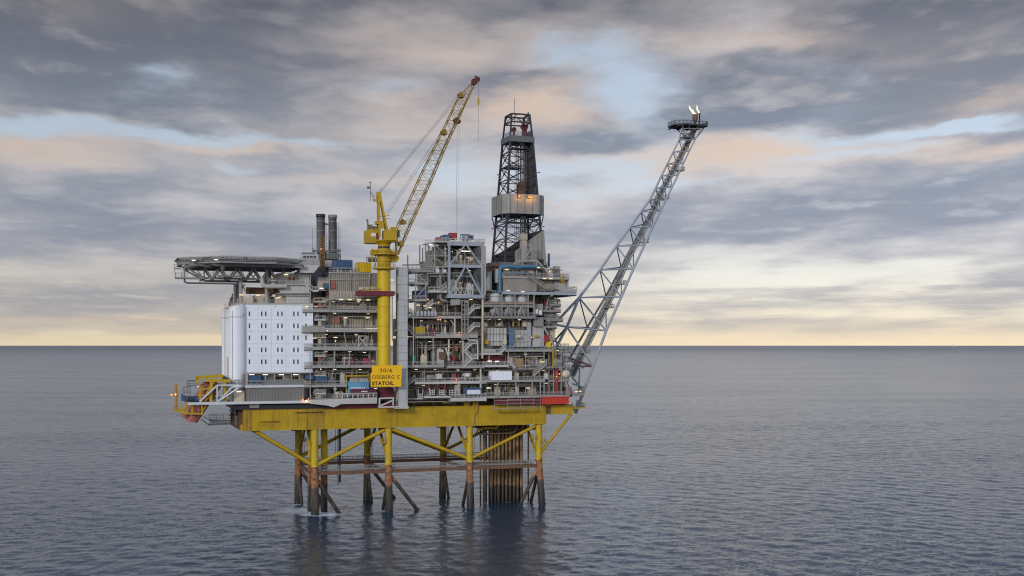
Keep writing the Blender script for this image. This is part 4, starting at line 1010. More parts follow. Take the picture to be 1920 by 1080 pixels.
container(658.5, 729.5, 705, 744.8, -3.3, 1.05, mat('purple_paint', (.13, .022, .06), .5, .3, .2), 'long purple ribbed container on the lower deck in front of the light blue one')
last = [o for o in COL.objects if o.get('category') == 'container'][-1]
pbox(677, 733, 689, 734.8, -3.36, .05).build('pale_mark', PALE, last)
b = MB()
for x in (649, 692): b.beam(A(x, 705, -1.8), A(x, 745, -1.8), .22)
b.box(Au(648, -2), -2, Az(670, 706, -2), Au(692, -2), 1, Az(670, 703.5, -2)); b.build('shelter', YELLOW, M1)
back_wall(M1, 656, 690, 707, 720, -.9, DUCT, True, .5, .5)

# ------------------------------------------------------------------ grey ventilation tower
VT = thing('ventilation_tower', 'tall narrow grey panelled shaft standing close beside the yellow crane column', 'shaft', A(755, 762, -4.2))
v = -4.2; tu0, tu1 = Au(747.3, v), Au(764.3, v); tz0, tz1 = Az(755, 762, v), Az(755, 500.5, v)
MB().box(tu0, v, tz0, tu1, v + 3.2, tz1).build('shaft', DUCT, VT)
b = MB()
for y in (517, 533, 551, 562, 575, 590, 605, 620, 633, 648, 661, 676, 692, 708, 722): z = Az(755, y, v); b.box(tu0 - .04, v - .04, z - .04, tu1 + .04, v + 3.2, z + .04)
b.build('seam', GREY, VT)
MB().box(Au(739, v), v - .3, tz0 - .6, tu1 + .2, v + 3, tz0).build('base', OFFWHITE, VT)
for y in (549, 620): MB().box(Au(738, v), v + .8, Az(742, y + 1, v), tu0, v + 1.4, Az(742, y - 2, v)).build('bracket', GREY, VT)
b = MB().tube(pline([(735.5, 556), (735.5, 640)], -4), .16, 8); b.build('downpipe', LGREY, VT)
b = MB(); v = -4.6
for x0, y0, x1, y1 in ((710.5, 747, 739, 746), (711.5, 747, 711.5, 764), (737, 747, 737, 760), (712, 761, 736, 751), (709, 763.5, 747, 762.5)): b.beam(A(x0, y0, v), A(x1, y1, v), .38)
b.build('side_frame', OFFWHITE, VT)
pbox(712, 727, 738, 745, -1.0, 3).build('machinery', MAROON, VT)

# ------------------------------------------------------------------ pedestal crane
CR = thing('pedestal_crane', 'yellow pedestal crane with a thick column and raised lattice boom', 'crane', A(720, 690, -3.6))
cv = -3.6; cx = Au(720, cv); pr = (Au(732, cv) - Au(708.3, cv)) / 2
Zc = lambda y: Az(720, y, cv)
MB().lathe((cx, cv), [(pr, Zc(690)), (pr, Zc(546)), (pr, Zc(500))], 28).build('pedestal', BRYELLOW, CR)
b = MB()
for y in (522, 575, 612, 650): b.lathe((cx, cv), [(pr + .002, Zc(y)), (pr + .03, Zc(y) + .03), (pr + .03, Zc(y) + .1), (pr + .002, Zc(y) + .13)], 28)
b.tube([(cx + pr * .5, cv - pr * .9, Zc(688)), (cx + pr * .5, cv - pr * .9, Zc(557))], .05, 5); b.build('weld_band', YELLOW, CR)
b = MB().lathe((cx, cv), [(pr, Zc(500)), (pr * 1.04, Zc(496)), (pr * 1.08, Zc(478)), (pr * 1.08, Zc(470)), (pr * .95, Zc(466.5))], 28)
for y in (471.5, 490.5): b.lathe((cx, cv), [(pr * 1.12, Zc(y)), (pr * 1.14, Zc(y - .8)), (pr * 1.12, Zc(y - 1.6))], 28)
b.build('collar', YELLOW, CR)
for y, k in ((503.5, 1.75), (477, 1.9)):
    z = Zc(y); b = MB().lathe((cx, cv), [(pr, z - .2), (pr * k, z - .2), (pr * k, z), (pr, z)], 20); pts = [(cx + pr * k * math.cos(a), cv + pr * k * math.sin(a), z) for a in np.linspace(math.pi, 2 * math.pi, 9)]; b.rail(pts, 1.2, .07, 1.2); b.build('service_platform', YELLOW, CR)
MB().lathe((cx, cv), [(pr * .93, Zc(467)), (pr * .93, Zc(462.5))], 24).build('slew_ring', BLACK, CR)
b = MB().loft([[(cx + s * math.cos(a), cv + s * math.sin(a), z) for a in np.linspace(0, 2 * math.pi, 20, endpoint=False)] for s, z in ((pr * .9, Zc(462.5)), (pr * .95, Zc(459)), (pr * 1.45, Zc(452)))]); pbox(707, 449.5, 747, 452.5, cv - 1.8, 3.6, b); b.build('turntable', YELLOW, CR)
mh = pbox(688, 431.5, 711.5, 455.5, cv - .6, 4.2).build('machinery_house', YELLOW, CR)
b = MB(); z = Az(700, 431.5, cv); b.rail([(Au(688, cv), cv - .6, z), (Au(711, cv), cv - .6, z)], 1.0, .06, 1); b.build('railing', YELLOW, mh)
pbox(696, 437, 704.5, 443, cv - .64, .04).build('sign_plate', PALE, mh); pbox(705.5, 437, 710.5, 450, cv - .64, .04).build('red_door', MAROON, mh)
b = MB().tube(pline([(689.5, 431), (689.5, 414), (688.8, 412.5), (686.5, 412.8)], cv), .2, 8); b.build('exhaust_pipe', DGREY, CR)
b = MB(); pbox(692.5, 421, 699, 431, cv + .5, 1.4, b); pbox(701, 424, 709, 431, cv + .2, 1.4, b); b.build('engine_cowl', DGREY, CR)
cb = pbox(720.5, 431.5, 744, 450.5, cv - 2.2, 2.8).build('cab', YELLOW, CR)
MB().prism([(Au(744, cv - 2.1), Az(744, 449, cv)), (Au(749.5, cv - 2.1), Az(749, 445, cv)), (Au(749.5, cv - 2.1), Az(749, 434, cv)), (Au(744, cv - 2.1), Az(744, 432, cv))], cv - 2.1, cv + .4).build('window', GLASS, cb)
b = MB(); z = Az(735, 431.5, cv - 2); b.rail([(Au(721, cv), cv - 2.2, z), (Au(748, cv), cv - 2.2, z)], .8, .06, 1); pbox(735, 426, 743, 431.5, cv - 1, 1.5, b); b.build('cab_roof_gear', YELLOW, cb)
b = MB()
for dv in (-.9, .9):
    b.beam(A(710.5, 445, cv) + Vector((0, dv, 0)), A(709, 364, cv) + Vector((0, dv * .4, 0)), .55); b.beam(A(727.5, 447, cv) + Vector((0, dv, 0)), A(712, 366, cv) + Vector((0, dv * .4, 0)), .5)
for y in (418, 405): b.beam(A(709, y, cv - .9), A(724 if y > 410 else 721, y, cv - .9), .3); b.beam(A(709.5, y, cv + .9), A(722, y, cv + .9), .3)
pbox(707, 359.5, 714.5, 374, cv - .5, 1.0, b); b.beam(A(712, 404.5, cv - 1), A(731, 404.5, cv - 1), .18).beam(A(712, 410, cv - 1), A(733, 410, cv - 1), .14); b.build('mast', YELLOW, CR)
b = MB(); pbox(706, 414, 718, 420, cv - 1.2, 2.4, b); b.tube([A(716, 424, cv - 1.2), A(716, 424, cv + 1.2)], .7, 14); b.build('luffing_winch', YELLOW, CR)
b = MB(); z = Az(705, 375.5, cv); b.box(Au(700, cv), cv - .6, z - .25, Au(712, cv), cv + .6, z); b.rail([(Au(712, cv), cv - .6, z), (Au(700, cv), cv - .6, z), (Au(700, cv), cv + .6, z)], 1.1, .07, 1); b.build('mast_platform', YELLOW, CR)
b = MB().beam(A(694.8, 377, cv), A(694.4, 342, cv), .12).beam(A(700, 369, cv), A(695, 360, cv), .14); p = A(694.2, 342, cv); b.lathe((p.x, cv), [(.35, p.z), (.35, p.z + .12)], 12); pbox(688.5, 349.5, 694, 353.5, cv, .4, b); b.beam(A(713.5, 359, cv), A(713.5, 352, cv), .08); b.build('antenna_mast', DGREY, CR)
# boom: four chords, zig-zag lacing on every side
Lc = [(742.5, 474), (743.5, 428), (793, 320), (783 + 48, 244), (860, 181), (885, 156)]
Rc = [(746.5, 477), (768.5, 424), (807.5, 340), (834, 277), (877, 184), (889, 160)]
def along(pts, n):
    P = [Vector((x, y)) for x, y in pts]; L = [0]
    for a, c in zip(P, P[1:]): L.append(L[-1] + (c - a).length)
    out = []
    for i in range(n + 1):
        s = L[-1] * i / n; k = min(len(P) - 2, max(j for j in range(len(L)) if L[j] <= s + 1e-6)); k = min(k, len(P) - 2)
        out.append(P[k].lerp(P[k + 1], (s - L[k]) / (L[k + 1] - L[k])))
    return out
NB = 34
lc, rc = along(Lc, NB), along(Rc, NB)
w = lambda i: 1.35 * min(1, .25 + i * .22, .12 + (NB - i) * .10)
P4 = [[A(lc[i].x, lc[i].y, cv - w(i)), A(rc[i].x, rc[i].y, cv - w(i)), A(rc[i].x, rc[i].y, cv + w(i)), A(lc[i].x, lc[i].y, cv + w(i))] for i in range(NB + 1)]
for e in range(4):
    P4s = []
    for i in range(NB + 1):
        base = A(lc[i].x, lc[i].y, cv) if e in (0, 3) else A(rc[i].x, rc[i].y, cv); base.y += (-w(i) if e < 2 else w(i)); P4s.append(base)
    for i in range(NB + 1): P4[i][e] = P4s[i]
bm = thing  # the boom is a part of the crane
ch = MB()
for e in range(4):
    for i in range(NB): ch.beam(P4[i][e], P4[i + 1][e], .21 if e in (0, 3) else .27)
BO = ch.build('boom', BOOMY, CR)
b = MB()
for i in range(NB):
    for e in range(4):
        f = (e + 1) % 4; a, c = (e, f) if i % 2 else (f, e); b.beam(P4[i][a], P4[i + 1][c], .085)
    if i % 2 == 0:
        for e in range(4): b.beam(P4[i][e], P4[i][(e + 1) % 4], .08)
b.build('lacing', BOOMY, BO)
b = MB()
for y0, y1 in ((4, 30),):
    for i in range(2, 29): 
        m0 = (P4[i][0] + P4[i][1]) / 2; m1 = (P4[i + 1][0] + P4[i + 1][1]) / 2; b.beam(m0.lerp(P4[i][1], .45), m1.lerp(P4[i + 1][1], .45), .2, .08)
b.build('walkway', DGREY, BO)
def bracket(x, y, r, m, name):
    p = A(x, y, cv); MB().tube([(p.x, cv - 1.1, p.z), (p.x, cv + 1.1, p.z)], r, 12).box(p.x - r * .6, cv - 1.2, p.z - r * 1.5, p.x + r * 1.7, cv + 1.2, p.z - r * .1).build(name, m, BO)
bracket(830.5, 247, .55, BOOMY, 'pendant_bracket'); bracket(862.5, 177.5, .55, BOOMY, 'pendant_bracket'); bracket(855, 225, .6, DULLRED, 'whip_sheave'); bracket(754, 415, .5, BOOMY, 'rope_guide'); bracket(750, 456, .5, BOOMY, 'rope_guide')
b = MB(); p = A(890, 153, cv); b.prism([(p.x - .9, p.z - .9), (p.x + .5, p.z - .7), (p.x + 1.0, p.z + .5), (p.x + .4, p.z + 1.1), (p.x - .7, p.z + .6)], cv - .8, cv + .8)
b.tube([(p.x + .6, cv - .7, p.z + .5), (p.x + .6, cv + .7, p.z + .5)], .62, 14); hd = b.build('boom_head', DULLRED, BO)
b = MB().beam(A(890, 142.5, cv), A(899, 146.5, cv), .3).beam(A(893, 150, cv), A(893, 143.5, cv), .2).beam(A(898, 153, cv), A(899.5, 146, cv), .25); b.build('head_rail', BLACK, hd)
for a, c in (((711, 360.5), (857.5, 180)), ((713, 361.5), (861, 182)), ((723, 401), (826, 249)), ((725, 405), (829, 252))):
    MB().tube([A(*a, cv - .3), A(*c, cv - .3)], .055, 5).build('pendant_rope', DGREY, CR)
hk = MB().tube([A(897, 155, cv), A(896.7, 265, cv)], .04, 5).build('hoist_rope', DGREY, CR)
p = A(897, 189, cv); MB().loft([[(p.x + r * math.cos(a), cv + r * math.sin(a), p.z + z) for a in np.linspace(0, 6.28, 10, endpoint=False)] for r, z in ((.1, 1.0), (.3, .5), (.28, -.3), (.16, -1.2))]).build('hook_block', YELLOW, hk)
MB().tube([A(857.5, 227, cv), A(855, 440, cv)], .035, 5).tube([A(862, 227, cv), A(857, 440, cv)], .02, 4).build('whip_rope', DGREY, CR)
b = MB(); pbox(732, 471, 745, 491, cv - .5, 2.5, b); b.tube([A(744, 484, cv - .8), A(744, 484, cv + 1)], .7, 14); b.build('boom_foot', YELLOW, CR)
b = MB(); pbox(697, 468, 708, 478, cv, 2, b); b.beam(A(698, 490, cv), A(698, 466, cv), .25).beam(A(704, 500, cv), A(704, 470, cv), .25).beam(A(686, 483, cv), A(700, 483, cv), .15); b.build('access_ladder', YELLOW, CR)
# maroon ring beam with raft canisters
b = MB().box(Au(672.5, cv - 2.1), cv - 2.1, Zc(555), Au(740, cv - 2.1), cv + 2.2, Zc(546.3)); RB = b.build('ring_beam', MAROON, CR)
b = MB(); b.rail([(Au(675, cv), cv - 2, Zc(546)), (Au(708, cv), cv - 2, Zc(546))], 1.1, .07, 1); b.build('railing', YELLOW, RB)
for x in (678.5, 689.5, 700): p = A(x, 541.5, cv - 1); MB().tube([(p.x - .75, cv - 1, p.z), (p.x - .7, cv - 1, p.z), (p.x + .7, cv - 1, p.z), (p.x + .75, cv - 1, p.z)], [.2, .38, .38, .2], 12).build('raft_canister', OFFWHITE, RB)
lamp(CR, 735, 525, cv + 1, .7, LAMP)

# ------------------------------------------------------------------ name board
v = -6.2
N = thing('name_board', 'bright yellow board with three lines of dark lettering at the crane column foot', 'sign', A(725, 724, v))
b = MB().prism([(Au(695, v), Az(724, 724.6, v)), (Au(752.3, v), Az(724, 725.2, v)), (Au(753.5, v), Az(724, 684.6, v)), (Au(697.5, v), Az(724, 685.6, v)), (Au(697.2, v), Az(724, 699, v)), (Au(695, v), Az(724, 699, v))], v, v + .12)
b.build('board', SIGNY, N)
letters('30/6', 1.04, INK, N, (Au(711.3, v), v - .02, Az(724, 697.8, v)), .0, spacing=1.15, fit=Au(735.4, v) - Au(711.5, v))
letters('OSEBERG C', .96, INK, N, (Au(697.6, v), v - .02, Az(724, 710.0, v)), .0, spacing=1.12, fit=Au(750.4, v) - Au(698, v))
letters('STATOIL', .95, INK, N, (Au(697.6, v), v - .02, Az(724, 721.6, v)), .045, spacing=1.12, fit=Au(738.8, v) - Au(698, v))
MB().box(Au(695, v) + .1, v + .12, Az(724, 699.2, v) - .05, Au(753, v) - .2, v + .3, Az(724, 698.6, v)).box(Au(712, v), v + .12, Az(724, 722, v), Au(714, v), -4, Az(724, 690, v)).box(Au(746, v), v + .12, Az(724, 722, v), Au(747.5, v), -3.9, Az(724, 690, v)).build('mounting', GREY, N)
# ------------------------------------------------------------------ process module right of the ventilation tower
M2 = thing('process_module', 'open grey steel decks full of pipes and lamps between ventilation tower and derrick', 'module', A(835, 755, -2.4))
back_wall(M2, 765, 908, 596, 630, 4.5, GREYWALL, True, 1.6, 18, dep=.1); back_wall(M2, 765, 908, 634, 686, 4.2, GREYWALL, True, 1.8, 18, dep=.1)
back_wall(M2, 765, 908, 689, 716, 4.0, BEIGE, True, 1.6, 18, dep=.1); back_wall(M2, 765, 925, 720, 752, 4.4, GREYWALL, True, 1.7, 18, dep=.1)
back_wall(M2, 800, 905, 561, 593, 6.5, BEIGE, True, 1.4, 14, dep=.1); back_wall(M2, 803, 845, 512, 561, 7.5, GREYWALL, False, 1.4, 12)
deck(M2, 765, 865, 593.5, -2.4, 6, .45); deck(M2, 864, 905, 593.5, -1.6, 6, .4, rail=False)
deck(M2, 780, 895, 631, -2.6, 6, .4); MB().box(Au(818, -2.9), -2.9, Az(850, 633.5, -2.9), Au(896, -2.9), -2.5, Az(850, 626.5, -2.9)).build('edge_girder', LGREY, M2)
deck(M2, 765, 832, 686, -2.4, 6, .4, step=1.3); deck(M2, 840, 908, 686.5, -3.0, 6, .5, step=1.3)
deck(M2, 779, 912, 716.5, -2.6, 6, .4, m=OFFWHITE, step=2.1)
deck(M2, 846, 912, 747, -3.4, 6, .7, m=OFFWHITE, step=1.2); deck(M2, 764, 846, 746, -1.2, 6, .35, rail=False); MB().box(Au(795, -2.8), -2.8, Az(820, 746, -2.8), Au(845, -2.8), -.8, Az(820, 742.5, -2.8)).build('ledge', OFFWHITE, M2)
clutter(M2, 766, 862, 598, 628, -1.6, 4.2, 21, 9, 24, 10, lamps=3); clutter(M2, 766, 900, 637, 684, -1.6, 4, 22, 12, 34, 14, lamps=4)
clutter(M2, 766, 905, 690, 714, -1.6, 3.8, 23, 12, 24, 12, lamps=7); clutter(M2, 766, 905, 720, 743, -1.6, 4.2, 24, 9, 24, 10, lamps=4)
clutter(M2, 800, 900, 563, 591, -.8, 6, 25, 8, 22, 12, lamps=3)
# row of pale cylinders along the deck edge
for x in (783.5, 791, 797.5, 804.5, 810.5, 816.5):
    p = A(x, 592, -2.7); MB().lathe((p.x, -2.75), [(.36, p.z - .1), (.4, p.z), (.4, p.z + 1.0), (.26, p.z + 1.25)], 12).build('bollard', BGREY, M2)
# open upper decks at the left, sky visible through them
deck(M2, 764, 816, 505.5, -1.6, 7, .6, rail=False, m=GREY); deck(M2, 765, 803, 531, -1.6, 7, .3); deck(M2, 765, 800, 562, -1.8, 7, .35)
b = MB()
for x, y0, y1, w in ((779, 510, 592, .24), (802, 512, 532, .24), (798, 532, 562, .2), (765.5, 510, 592, .25), (815, 458, 510, .25)):
    for v in (-1.4, 6): b.beam(A(x, y0, v if v < 0 else v), A(x, y1, v), w)
b.beam(A(780, 558, -1.5), A(803, 532, -1.5), .22).beam(A(780, 512, -1.5), A(800, 530, -1.5), .2); b.build('frame', LGREY, M2)
b = MB(); b.beam(A(764.5, 478, -1), A(764.5, 505, -1), .28).beam(A(754, 497, -1), A(795, 496, -1), .2, .3).rail(pline([(766, 505), (812, 504.5)], -1.4), 1.3, .08, 1.1); b.build('railing', GREY, M2)
b = MB(); pbox(793, 490, 805, 505, 3, 3, b); pbox(804, 486, 812, 505, 2, 3, b); b.build('deck_cabin', GREY, M2)
pbox(776.5, 545, 797, 560, 1, 2.5).build('blue_tank', BLUE, M2)
for x0, y0, x1, y1, m in ((776, 613, 797.5, 627, YELLOW), (772, 666, 780, 678, GREEN), (824, 660, 836, 673, RUST), (853.5, 648, 858.5, 658, ORANGE), (848.5, 668, 853.5, 676, RED), (847, 702, 854.5, 715, MAGENTA), (807.5, 617, 817, 629, MAROON), (818, 701, 829, 710, OFFWHITE), (873, 700, 880.5, 706, PALE), (836.5, 699, 842.5, 715, DOOR)):
    pbox(x0, y0, x1, y1, -1.7, 1.1).build('equipment_cover', m, M2)
pbox(853, 722, 863, 742, -2.2, .6).build('panel', LGREY, M2)
for x in (784, 806.5, 824.5, 842.5):
    b = MB()
    w = 8 if x != 842.5 else 11; y = 731.5 if x > 800 else 739; h = 8.5
    for a in ((x, y, x + w, y), (x, y + h, x + w, y + h), (x, y, x, y + h), (x + w, y, x + w, y + h), (x + w / 2, y, x + w / 2, y + h), (x, y + h / 2, x + w, y + h / 2)): b.beam(A(a[0], a[1], -3), A(a[2], a[3], -3), .2)
    b.build('basket_frame', OFFWHITE, M2)
for x in (803, 817, 820, 834):
    r = random.Random(int(x)); MB().tube(pline([(x + 1, 720), (x - .5, 729), (x + .5, 738)], -2.3), .2, 8).build('hose', r.choice((MAROON, RED, DGREY)), M2)
b = MB()
for x, y0, y1, w in ((852.5, 597, 631, .35), (868, 634, 686, .35), (901, 690, 747, .4), (775, 596, 686, .2), (812, 634, 686, .2)): b.beam(A(x, y0, -2.4), A(x, y1, -2.4), w)
b.beam(A(835.5, 652, -2.5), A(842.5, 676, -2.5), .35).beam(A(841.5, 636, -2.5), A(840.5, 676, -2.5), .35).beam(A(845, 600, -2.4), A(851, 610, -2.4), .2); b.build_each('column', OFFWHITE, M2)
# stair tower and ladder trunk
b = MB()
for x in (866, 871.5, 877.5):
    for v in (-3.0, -1.4): b.beam(A(x, 562, v), A(x, 637, v), .2)
for y in range(563, 638, 9): b.beam(A(866, y, -3), A(877.5, y, -3), .16)
b.build('ladder_trunk', LGREY, M2)
for (x0, y0, x1, y1) in ((878, 590, 890, 578), (878, 624, 890, 612), (869, 660, 885, 644), (869, 688, 886, 672), (868, 656, 884, 672)):
    b = MB().stair(A(x0, y0, -3), A(x1, y1, -3), .9); m = A((x0 + x1) / 2, y1, -3)
    if y1 < y0: e = A(x1, y1, -3); f = A(x1 + 10, y1, -3); b.box(e.x, -3, e.z - .15, f.x, -2, e.z); b.rail([e, f], 1.1, .07, 1)
    b.build('stair', OFFWHITE, M2)
b = MB().stair(A(780, 632, -2.6), A(765, 617, -2.6), .9); b.build('stair', GREY, M2); b = MB().stair(A(764, 583, -2.6), A(778, 593, -2.6), .9); b.build('stair', GREY, M2)
b = MB().stair(A(764, 722, -2.6), A(779, 711, -2.6), .9); b.build('stair', GREY, M2)
b = MB().stair(A(798, 580, -2.2), A(812, 569, -2.2), .9); b.box(Au(812, -2), -2.2, Az(815, 570, -2), Au(823, -2), -1, Az(815, 569, -2)); b.build('stair', OFFWHITE, M2)
MB().tube(pline([(877, 636), (880, 638), (893, 638.5), (895.5, 641), (896, 674)], -3.2), .22, 8).build('pipe', OFFWHITE, M2)
MB().tube(pline([(909, 462), (909.5, 548), (905, 563), (904.5, 672)], -2.6), .32, 10).build('riser_pipe', CREAM, M2)
b = MB(); b.tube(pline([(825.5, 515), (825.5, 558), (828, 563), (836, 564)], -1.5), .4, 10).tube(pline([(783, 514), (783, 540)], -1), .25, 8).tube(pline([(766, 510.5), (813, 509.5), (814, 500)], -1.9), .22, 8).tube(pline([(800, 513), (880, 511.5)], -2.0), .24, 8).tube(pline([(806, 518), (842, 518)], -1.7), .2, 8).tube(pline([(821, 518), (821, 560)], -1.2), .2, 8); b.build('process_pipe', GREY, M2)
z = deck(M2, 804, 838, 546, -2.8, 2, .3, m=OFFWHITE); b = MB().stair(A(825, 546, -2.9), A(838, 536, -2.9), .9); b.build('stair', LGREY, M2)
for x, y, m in ((821, 599.3, REDL), (825.5, 599.5, REDL), (861, 623.8, REDL), (842, 650, AMBER), (855.5, 712, REDL), (802.5, 561.5, AMBER), (822.5, 566.5, AMBER)): flood(M2, x, y, -3.1, .15, m)
for x, y in ((797, 573.5), (807, 577), (784, 572), (847, 553), (883, 561.5)): lamp(M2, x, y, -1.2, .9, LAMP)
pbox(845, 561.5, 863, 571, -2.6, .15).build('grid_panel', LGREY, M2)
b = MB()
for k in range(6): b.beam(A(845.5 + k * 3.4, 561, -2.7), A(845.5 + k * 3.4, 571, -2.7), .12)
for y in (561.5, 566, 570.8): b.beam(A(845, y, -2.7), A(863, y, -2.7), .12)
b.build('grid_frame', OFFWHITE, M2)
b = MB(); r = random.Random(31)
for k in range(14):
    x = r.uniform(806, 842); y = r.uniform(513, 540); b.tube(pline([(x, y), (x, y + r.uniform(8, 20)), (x + r.uniform(-8, 8), y + 21)], r.uniform(0, 6)), r.uniform(.07, .2), 6)
b.build('pipework', GREY, M2)
container(872, 727.5, 904, 741, -3.0, 2.4, BLUE, 'blue and white container behind the white railing of the lowest process deck')
pbox(876, 731, 901, 738.5, -3.06, .04).build('side_panel', PALE, bpy.data.objects[[o.name for o in COL.objects if o.get('category') == 'container'][-1]])

# ------------------------------------------------------------------ braced tower module
TT = thing('braced_tower', 'tall pale steel frame with inverted V braces carrying containers on its top', 'steel tower', A(872, 558, -3))
v = -3.0; TL, TRr = Au(842, v), Au(904, v); zt, zm, zl = Az(872, 458.5, v), Az(872, 499.5, v), Az(872, 556, v); TD = 8.5
pl = MB()
for vv in (v, v + TD):
    for u in (TL, TRr): MB().box(u - .3, vv - .3, zl - .4, u + .3, vv + .3, zt + .3).build('post', BGREY, TT)
for z, h in ((zt, .7), (zm, .75), (zl, .95)):
    b = MB().box(TL - .5, v - .28, z - h / 2, TRr + .5, v + .28, z + h / 2).box(TL - .5, v + TD - .28, z - h / 2, TRr + .5, v + TD + .28, z + h / 2)
    b.box(TL - .28, v + .28, z - h / 2, TL + .28, v + TD - .28, z + h / 2).box(TRr - .28, v + .28, z - h / 2, TRr + .28, v + TD - .28, z + h / 2); b.build('ring_beam', BGREY, TT)
    MB().box(TL + .28, v + .3, z - .1, TRr - .28, v + TD - .28, z + .05).build('floor', GRATE, TT)
um = (TL + TRr) / 2
for vv in (v, v + TD):
    for za, zb2 in ((zm + .3, zt - .3), (zl + .4, zm - .4)):
        for s in (TL + .2, TRr - .2): MB().beam((um + (.35 if s > um else -.35), vv, zb2), (s, vv, za), .46, .4).build('brace', BGREY, TT)
for u in (TRr, TL):
    for za, zb2 in ((zm + .3, zt - .3), (zl + .4, zm - .4)): MB().beam((u, v + .4, za), (u, v + TD - .4, zb2), .35).build('brace', BGREY, TT)
back_wall(TT, 838, 905, 463, 498, 4.8, GREYWALL, True, 1.2, .6, dep=.1); back_wall(TT, 838, 905, 503, 554, 4.9, GREYWALL, True, 1.2, .6, dep=.1)
clutter(TT, 845, 902, 464, 497, -2.2, 4.5, 41, 7, 16, 9, lamps=2); clutter(TT, 845, 902, 503, 553, -2.2, 4.5, 42, 9, 26, 12, lamps=2)
p = A(884, 486.5, -1); MB().tube([(p.x - .6, -1, p.z), (p.x - .45, -1, p.z), (p.x + .5, -1, p.z), (p.x + .65, -1, p.z)], [.3, .72, .72, .3], 14).build('vessel', CREAM, TT)
b = MB().rail([(TL, v - .1, zm + .3), (TRr, v - .1, zm + .3)], 1.2, .08, 1.4); b.build('railing', LGREY, TT)
for (x, y) in ((863, 486),): pbox(861, 478, 867, 497, -1, .8).build('column_vessel', CREAM, TT)
b = MB(); zz = Az(860, 540, v); a0, a1 = A(846, 540, v - .1), A(879, 540, v - .1); c0, c1 = A(846, 552, v - .1), A(879, 552, v - .1)
b.beam(a0, a1, .16).beam(c0, c1, .16)
for i in range(4): b.beam(c0.lerp(c1, i / 4), a0.lerp(a1, (i + .5) / 4), .14).beam(a0.lerp(a1, (i + .5) / 4), c0.lerp(c1, (i + 1) / 4), .14)
b.build('walkway_truss', OFFWHITE, TT)
# top deck with pale rail frames
zr = zt + .36
MB().box(TL - 3.8, v - .2, zr, TRr + .7, v + TD, zr + .3).build('top_deck', LGREY, TT)
b = MB()
for x in np.arange(845, 902, 9.2):
    x1 = x + 8; z = zr + .3
    for a in ((0, 0, 1, 0), (0, 1, 1, 1), (0, 0, 0, 1), (1, 0, 1, 1)): b.beam((Au(x, v) + a[0] * (Au(x1, v) - Au(x, v)), v - .1, z + .15 + a[1] * .75), (Au(x, v) + a[2] * (Au(x1, v) - Au(x, v)), v - .1, z + .15 + a[3] * .75), .17)
b.rail([(TL - 3.8, v - .1, zr + .3), (TL, v - .1, zr + .3)], 1.1, .08, 1).rail([(TRr + .6, v - .1, zr + .3), (TRr + .6, v + TD, zr + .3)], 1.1, .08, 1.2); b.build('railing', OFFWHITE, TT)
# annex at the left
b = MB(); va = -1.5
for x, y0, y1 in ((815, 457, 508), (834.5, 457, 502), (797.5, 456, 496), (803, 462, 496)):
    for vv in (va, va + 6): b.beam(A(x, y0, va) + Vector((0, vv - va, 0)), A(x, y1, va) + Vector((0, vv - va, 0)), .26)
for y in (459, 480, 500): b.beam(A(814, y, va), A(841, y, va), .24).beam(A(797, y - 1, va), A(815, y, va), .2)
b.beam(A(816, 460, va), A(840, 481, va), .2).beam(A(816, 482, va), A(834, 498, va), .2).beam(A(804, 460, va), A(814, 478, va), .2).beam(A(804, 480, va), A(814, 498, va), .18); b.build('annex_frame', LGREY, TT)
w = MB(); pbox(817, 461, 833, 480, .5, 4, w); w.corr((Au(817, .5), .47), (Au(833, .5), .47), Az(825, 480, .5), Az(825, 461, .5), .6, .08); w.build('annex_wall', GREY, TT)
w = MB(); pbox(804, 470, 834, 499, 3, 3, w); w.build('annex_wall', GREYWALL, TT)
MB().ladder(A(800, 496, -1.8), A(800, 456, -1.8), .7).build('ladder', LGREY, TT)
MB().box(Au(797, va), va - .2, Az(806, 457, va) - .2, Au(815, va), va + 3, Az(806, 457, va)).rail(pline([(797, 456.5), (815, 456.5)], va - .1), 1.0, .07, 1).build('landing', LGREY, TT)
b = MB()
for a in ((817.5, 501, 817.5, 511), (830.5, 501, 830.5, 511), (817.5, 501, 830.5, 511), (817.5, 501, 830.5, 501)): b.beam(A(a[0], a[1], va), A(a[2], a[3], va), .2)
b.build('hanging_frame', LGREY, TT)
lamp(TT, 807.5, 459, -1.9, 1.0, LAMPW); lamp(TT, 873, 471, v - .1, 2.6, LAMPW); flood(TT, 848, 472, v, .12, LAMP)
for k, (x0, y0, x1, y1, vv, m, lab) in enumerate(((819.5, 444.5, 828.5, 450, -1.5, RED, 'low red container at the crane end of the row on top of the braced tower'), (828.5, 441.5, 833, 450, 1.0, MAROON, 'small dark red container between low red and blue ones on the braced tower'), (832.5, 440, 843.5, 452, -1.0, BLUE, 'blue container beside the tall red one on top of the braced tower'), (844, 436.5, 857.5, 449, -.5, RED, 'tall bright red container, largest on top of the braced tower'), (882, 441, 888, 449.5, .5, BLUE, 'small blue container beside the basket on top of the braced tower'))):
    container(x0, y0, x1, y1, vv, 2.4, m, lab)
bk = thing('cargo_basket', 'blue open frame basket with a grey tank on top of the braced tower', 'basket', A(874, 449, -1), 'cargo containers and baskets on the decks')
b = MB(); u0, u1 = Au(867, -1), Au(881, -1); z0, z1 = zr + .3, Az(874, 439, -1)
for u in (u0, u1):
    for w in (-1, 1): b.beam((u, w, z0), (u, w, z1), .16)
for z in (z0 + .1, (z0 + z1) / 2, z1 - .08):
    for w in (-1, 1): b.beam((u0, w, z), (u1, w, z), .16)
    for u in (u0, u1): b.beam((u, -1, z), (u, 1, z), .16)
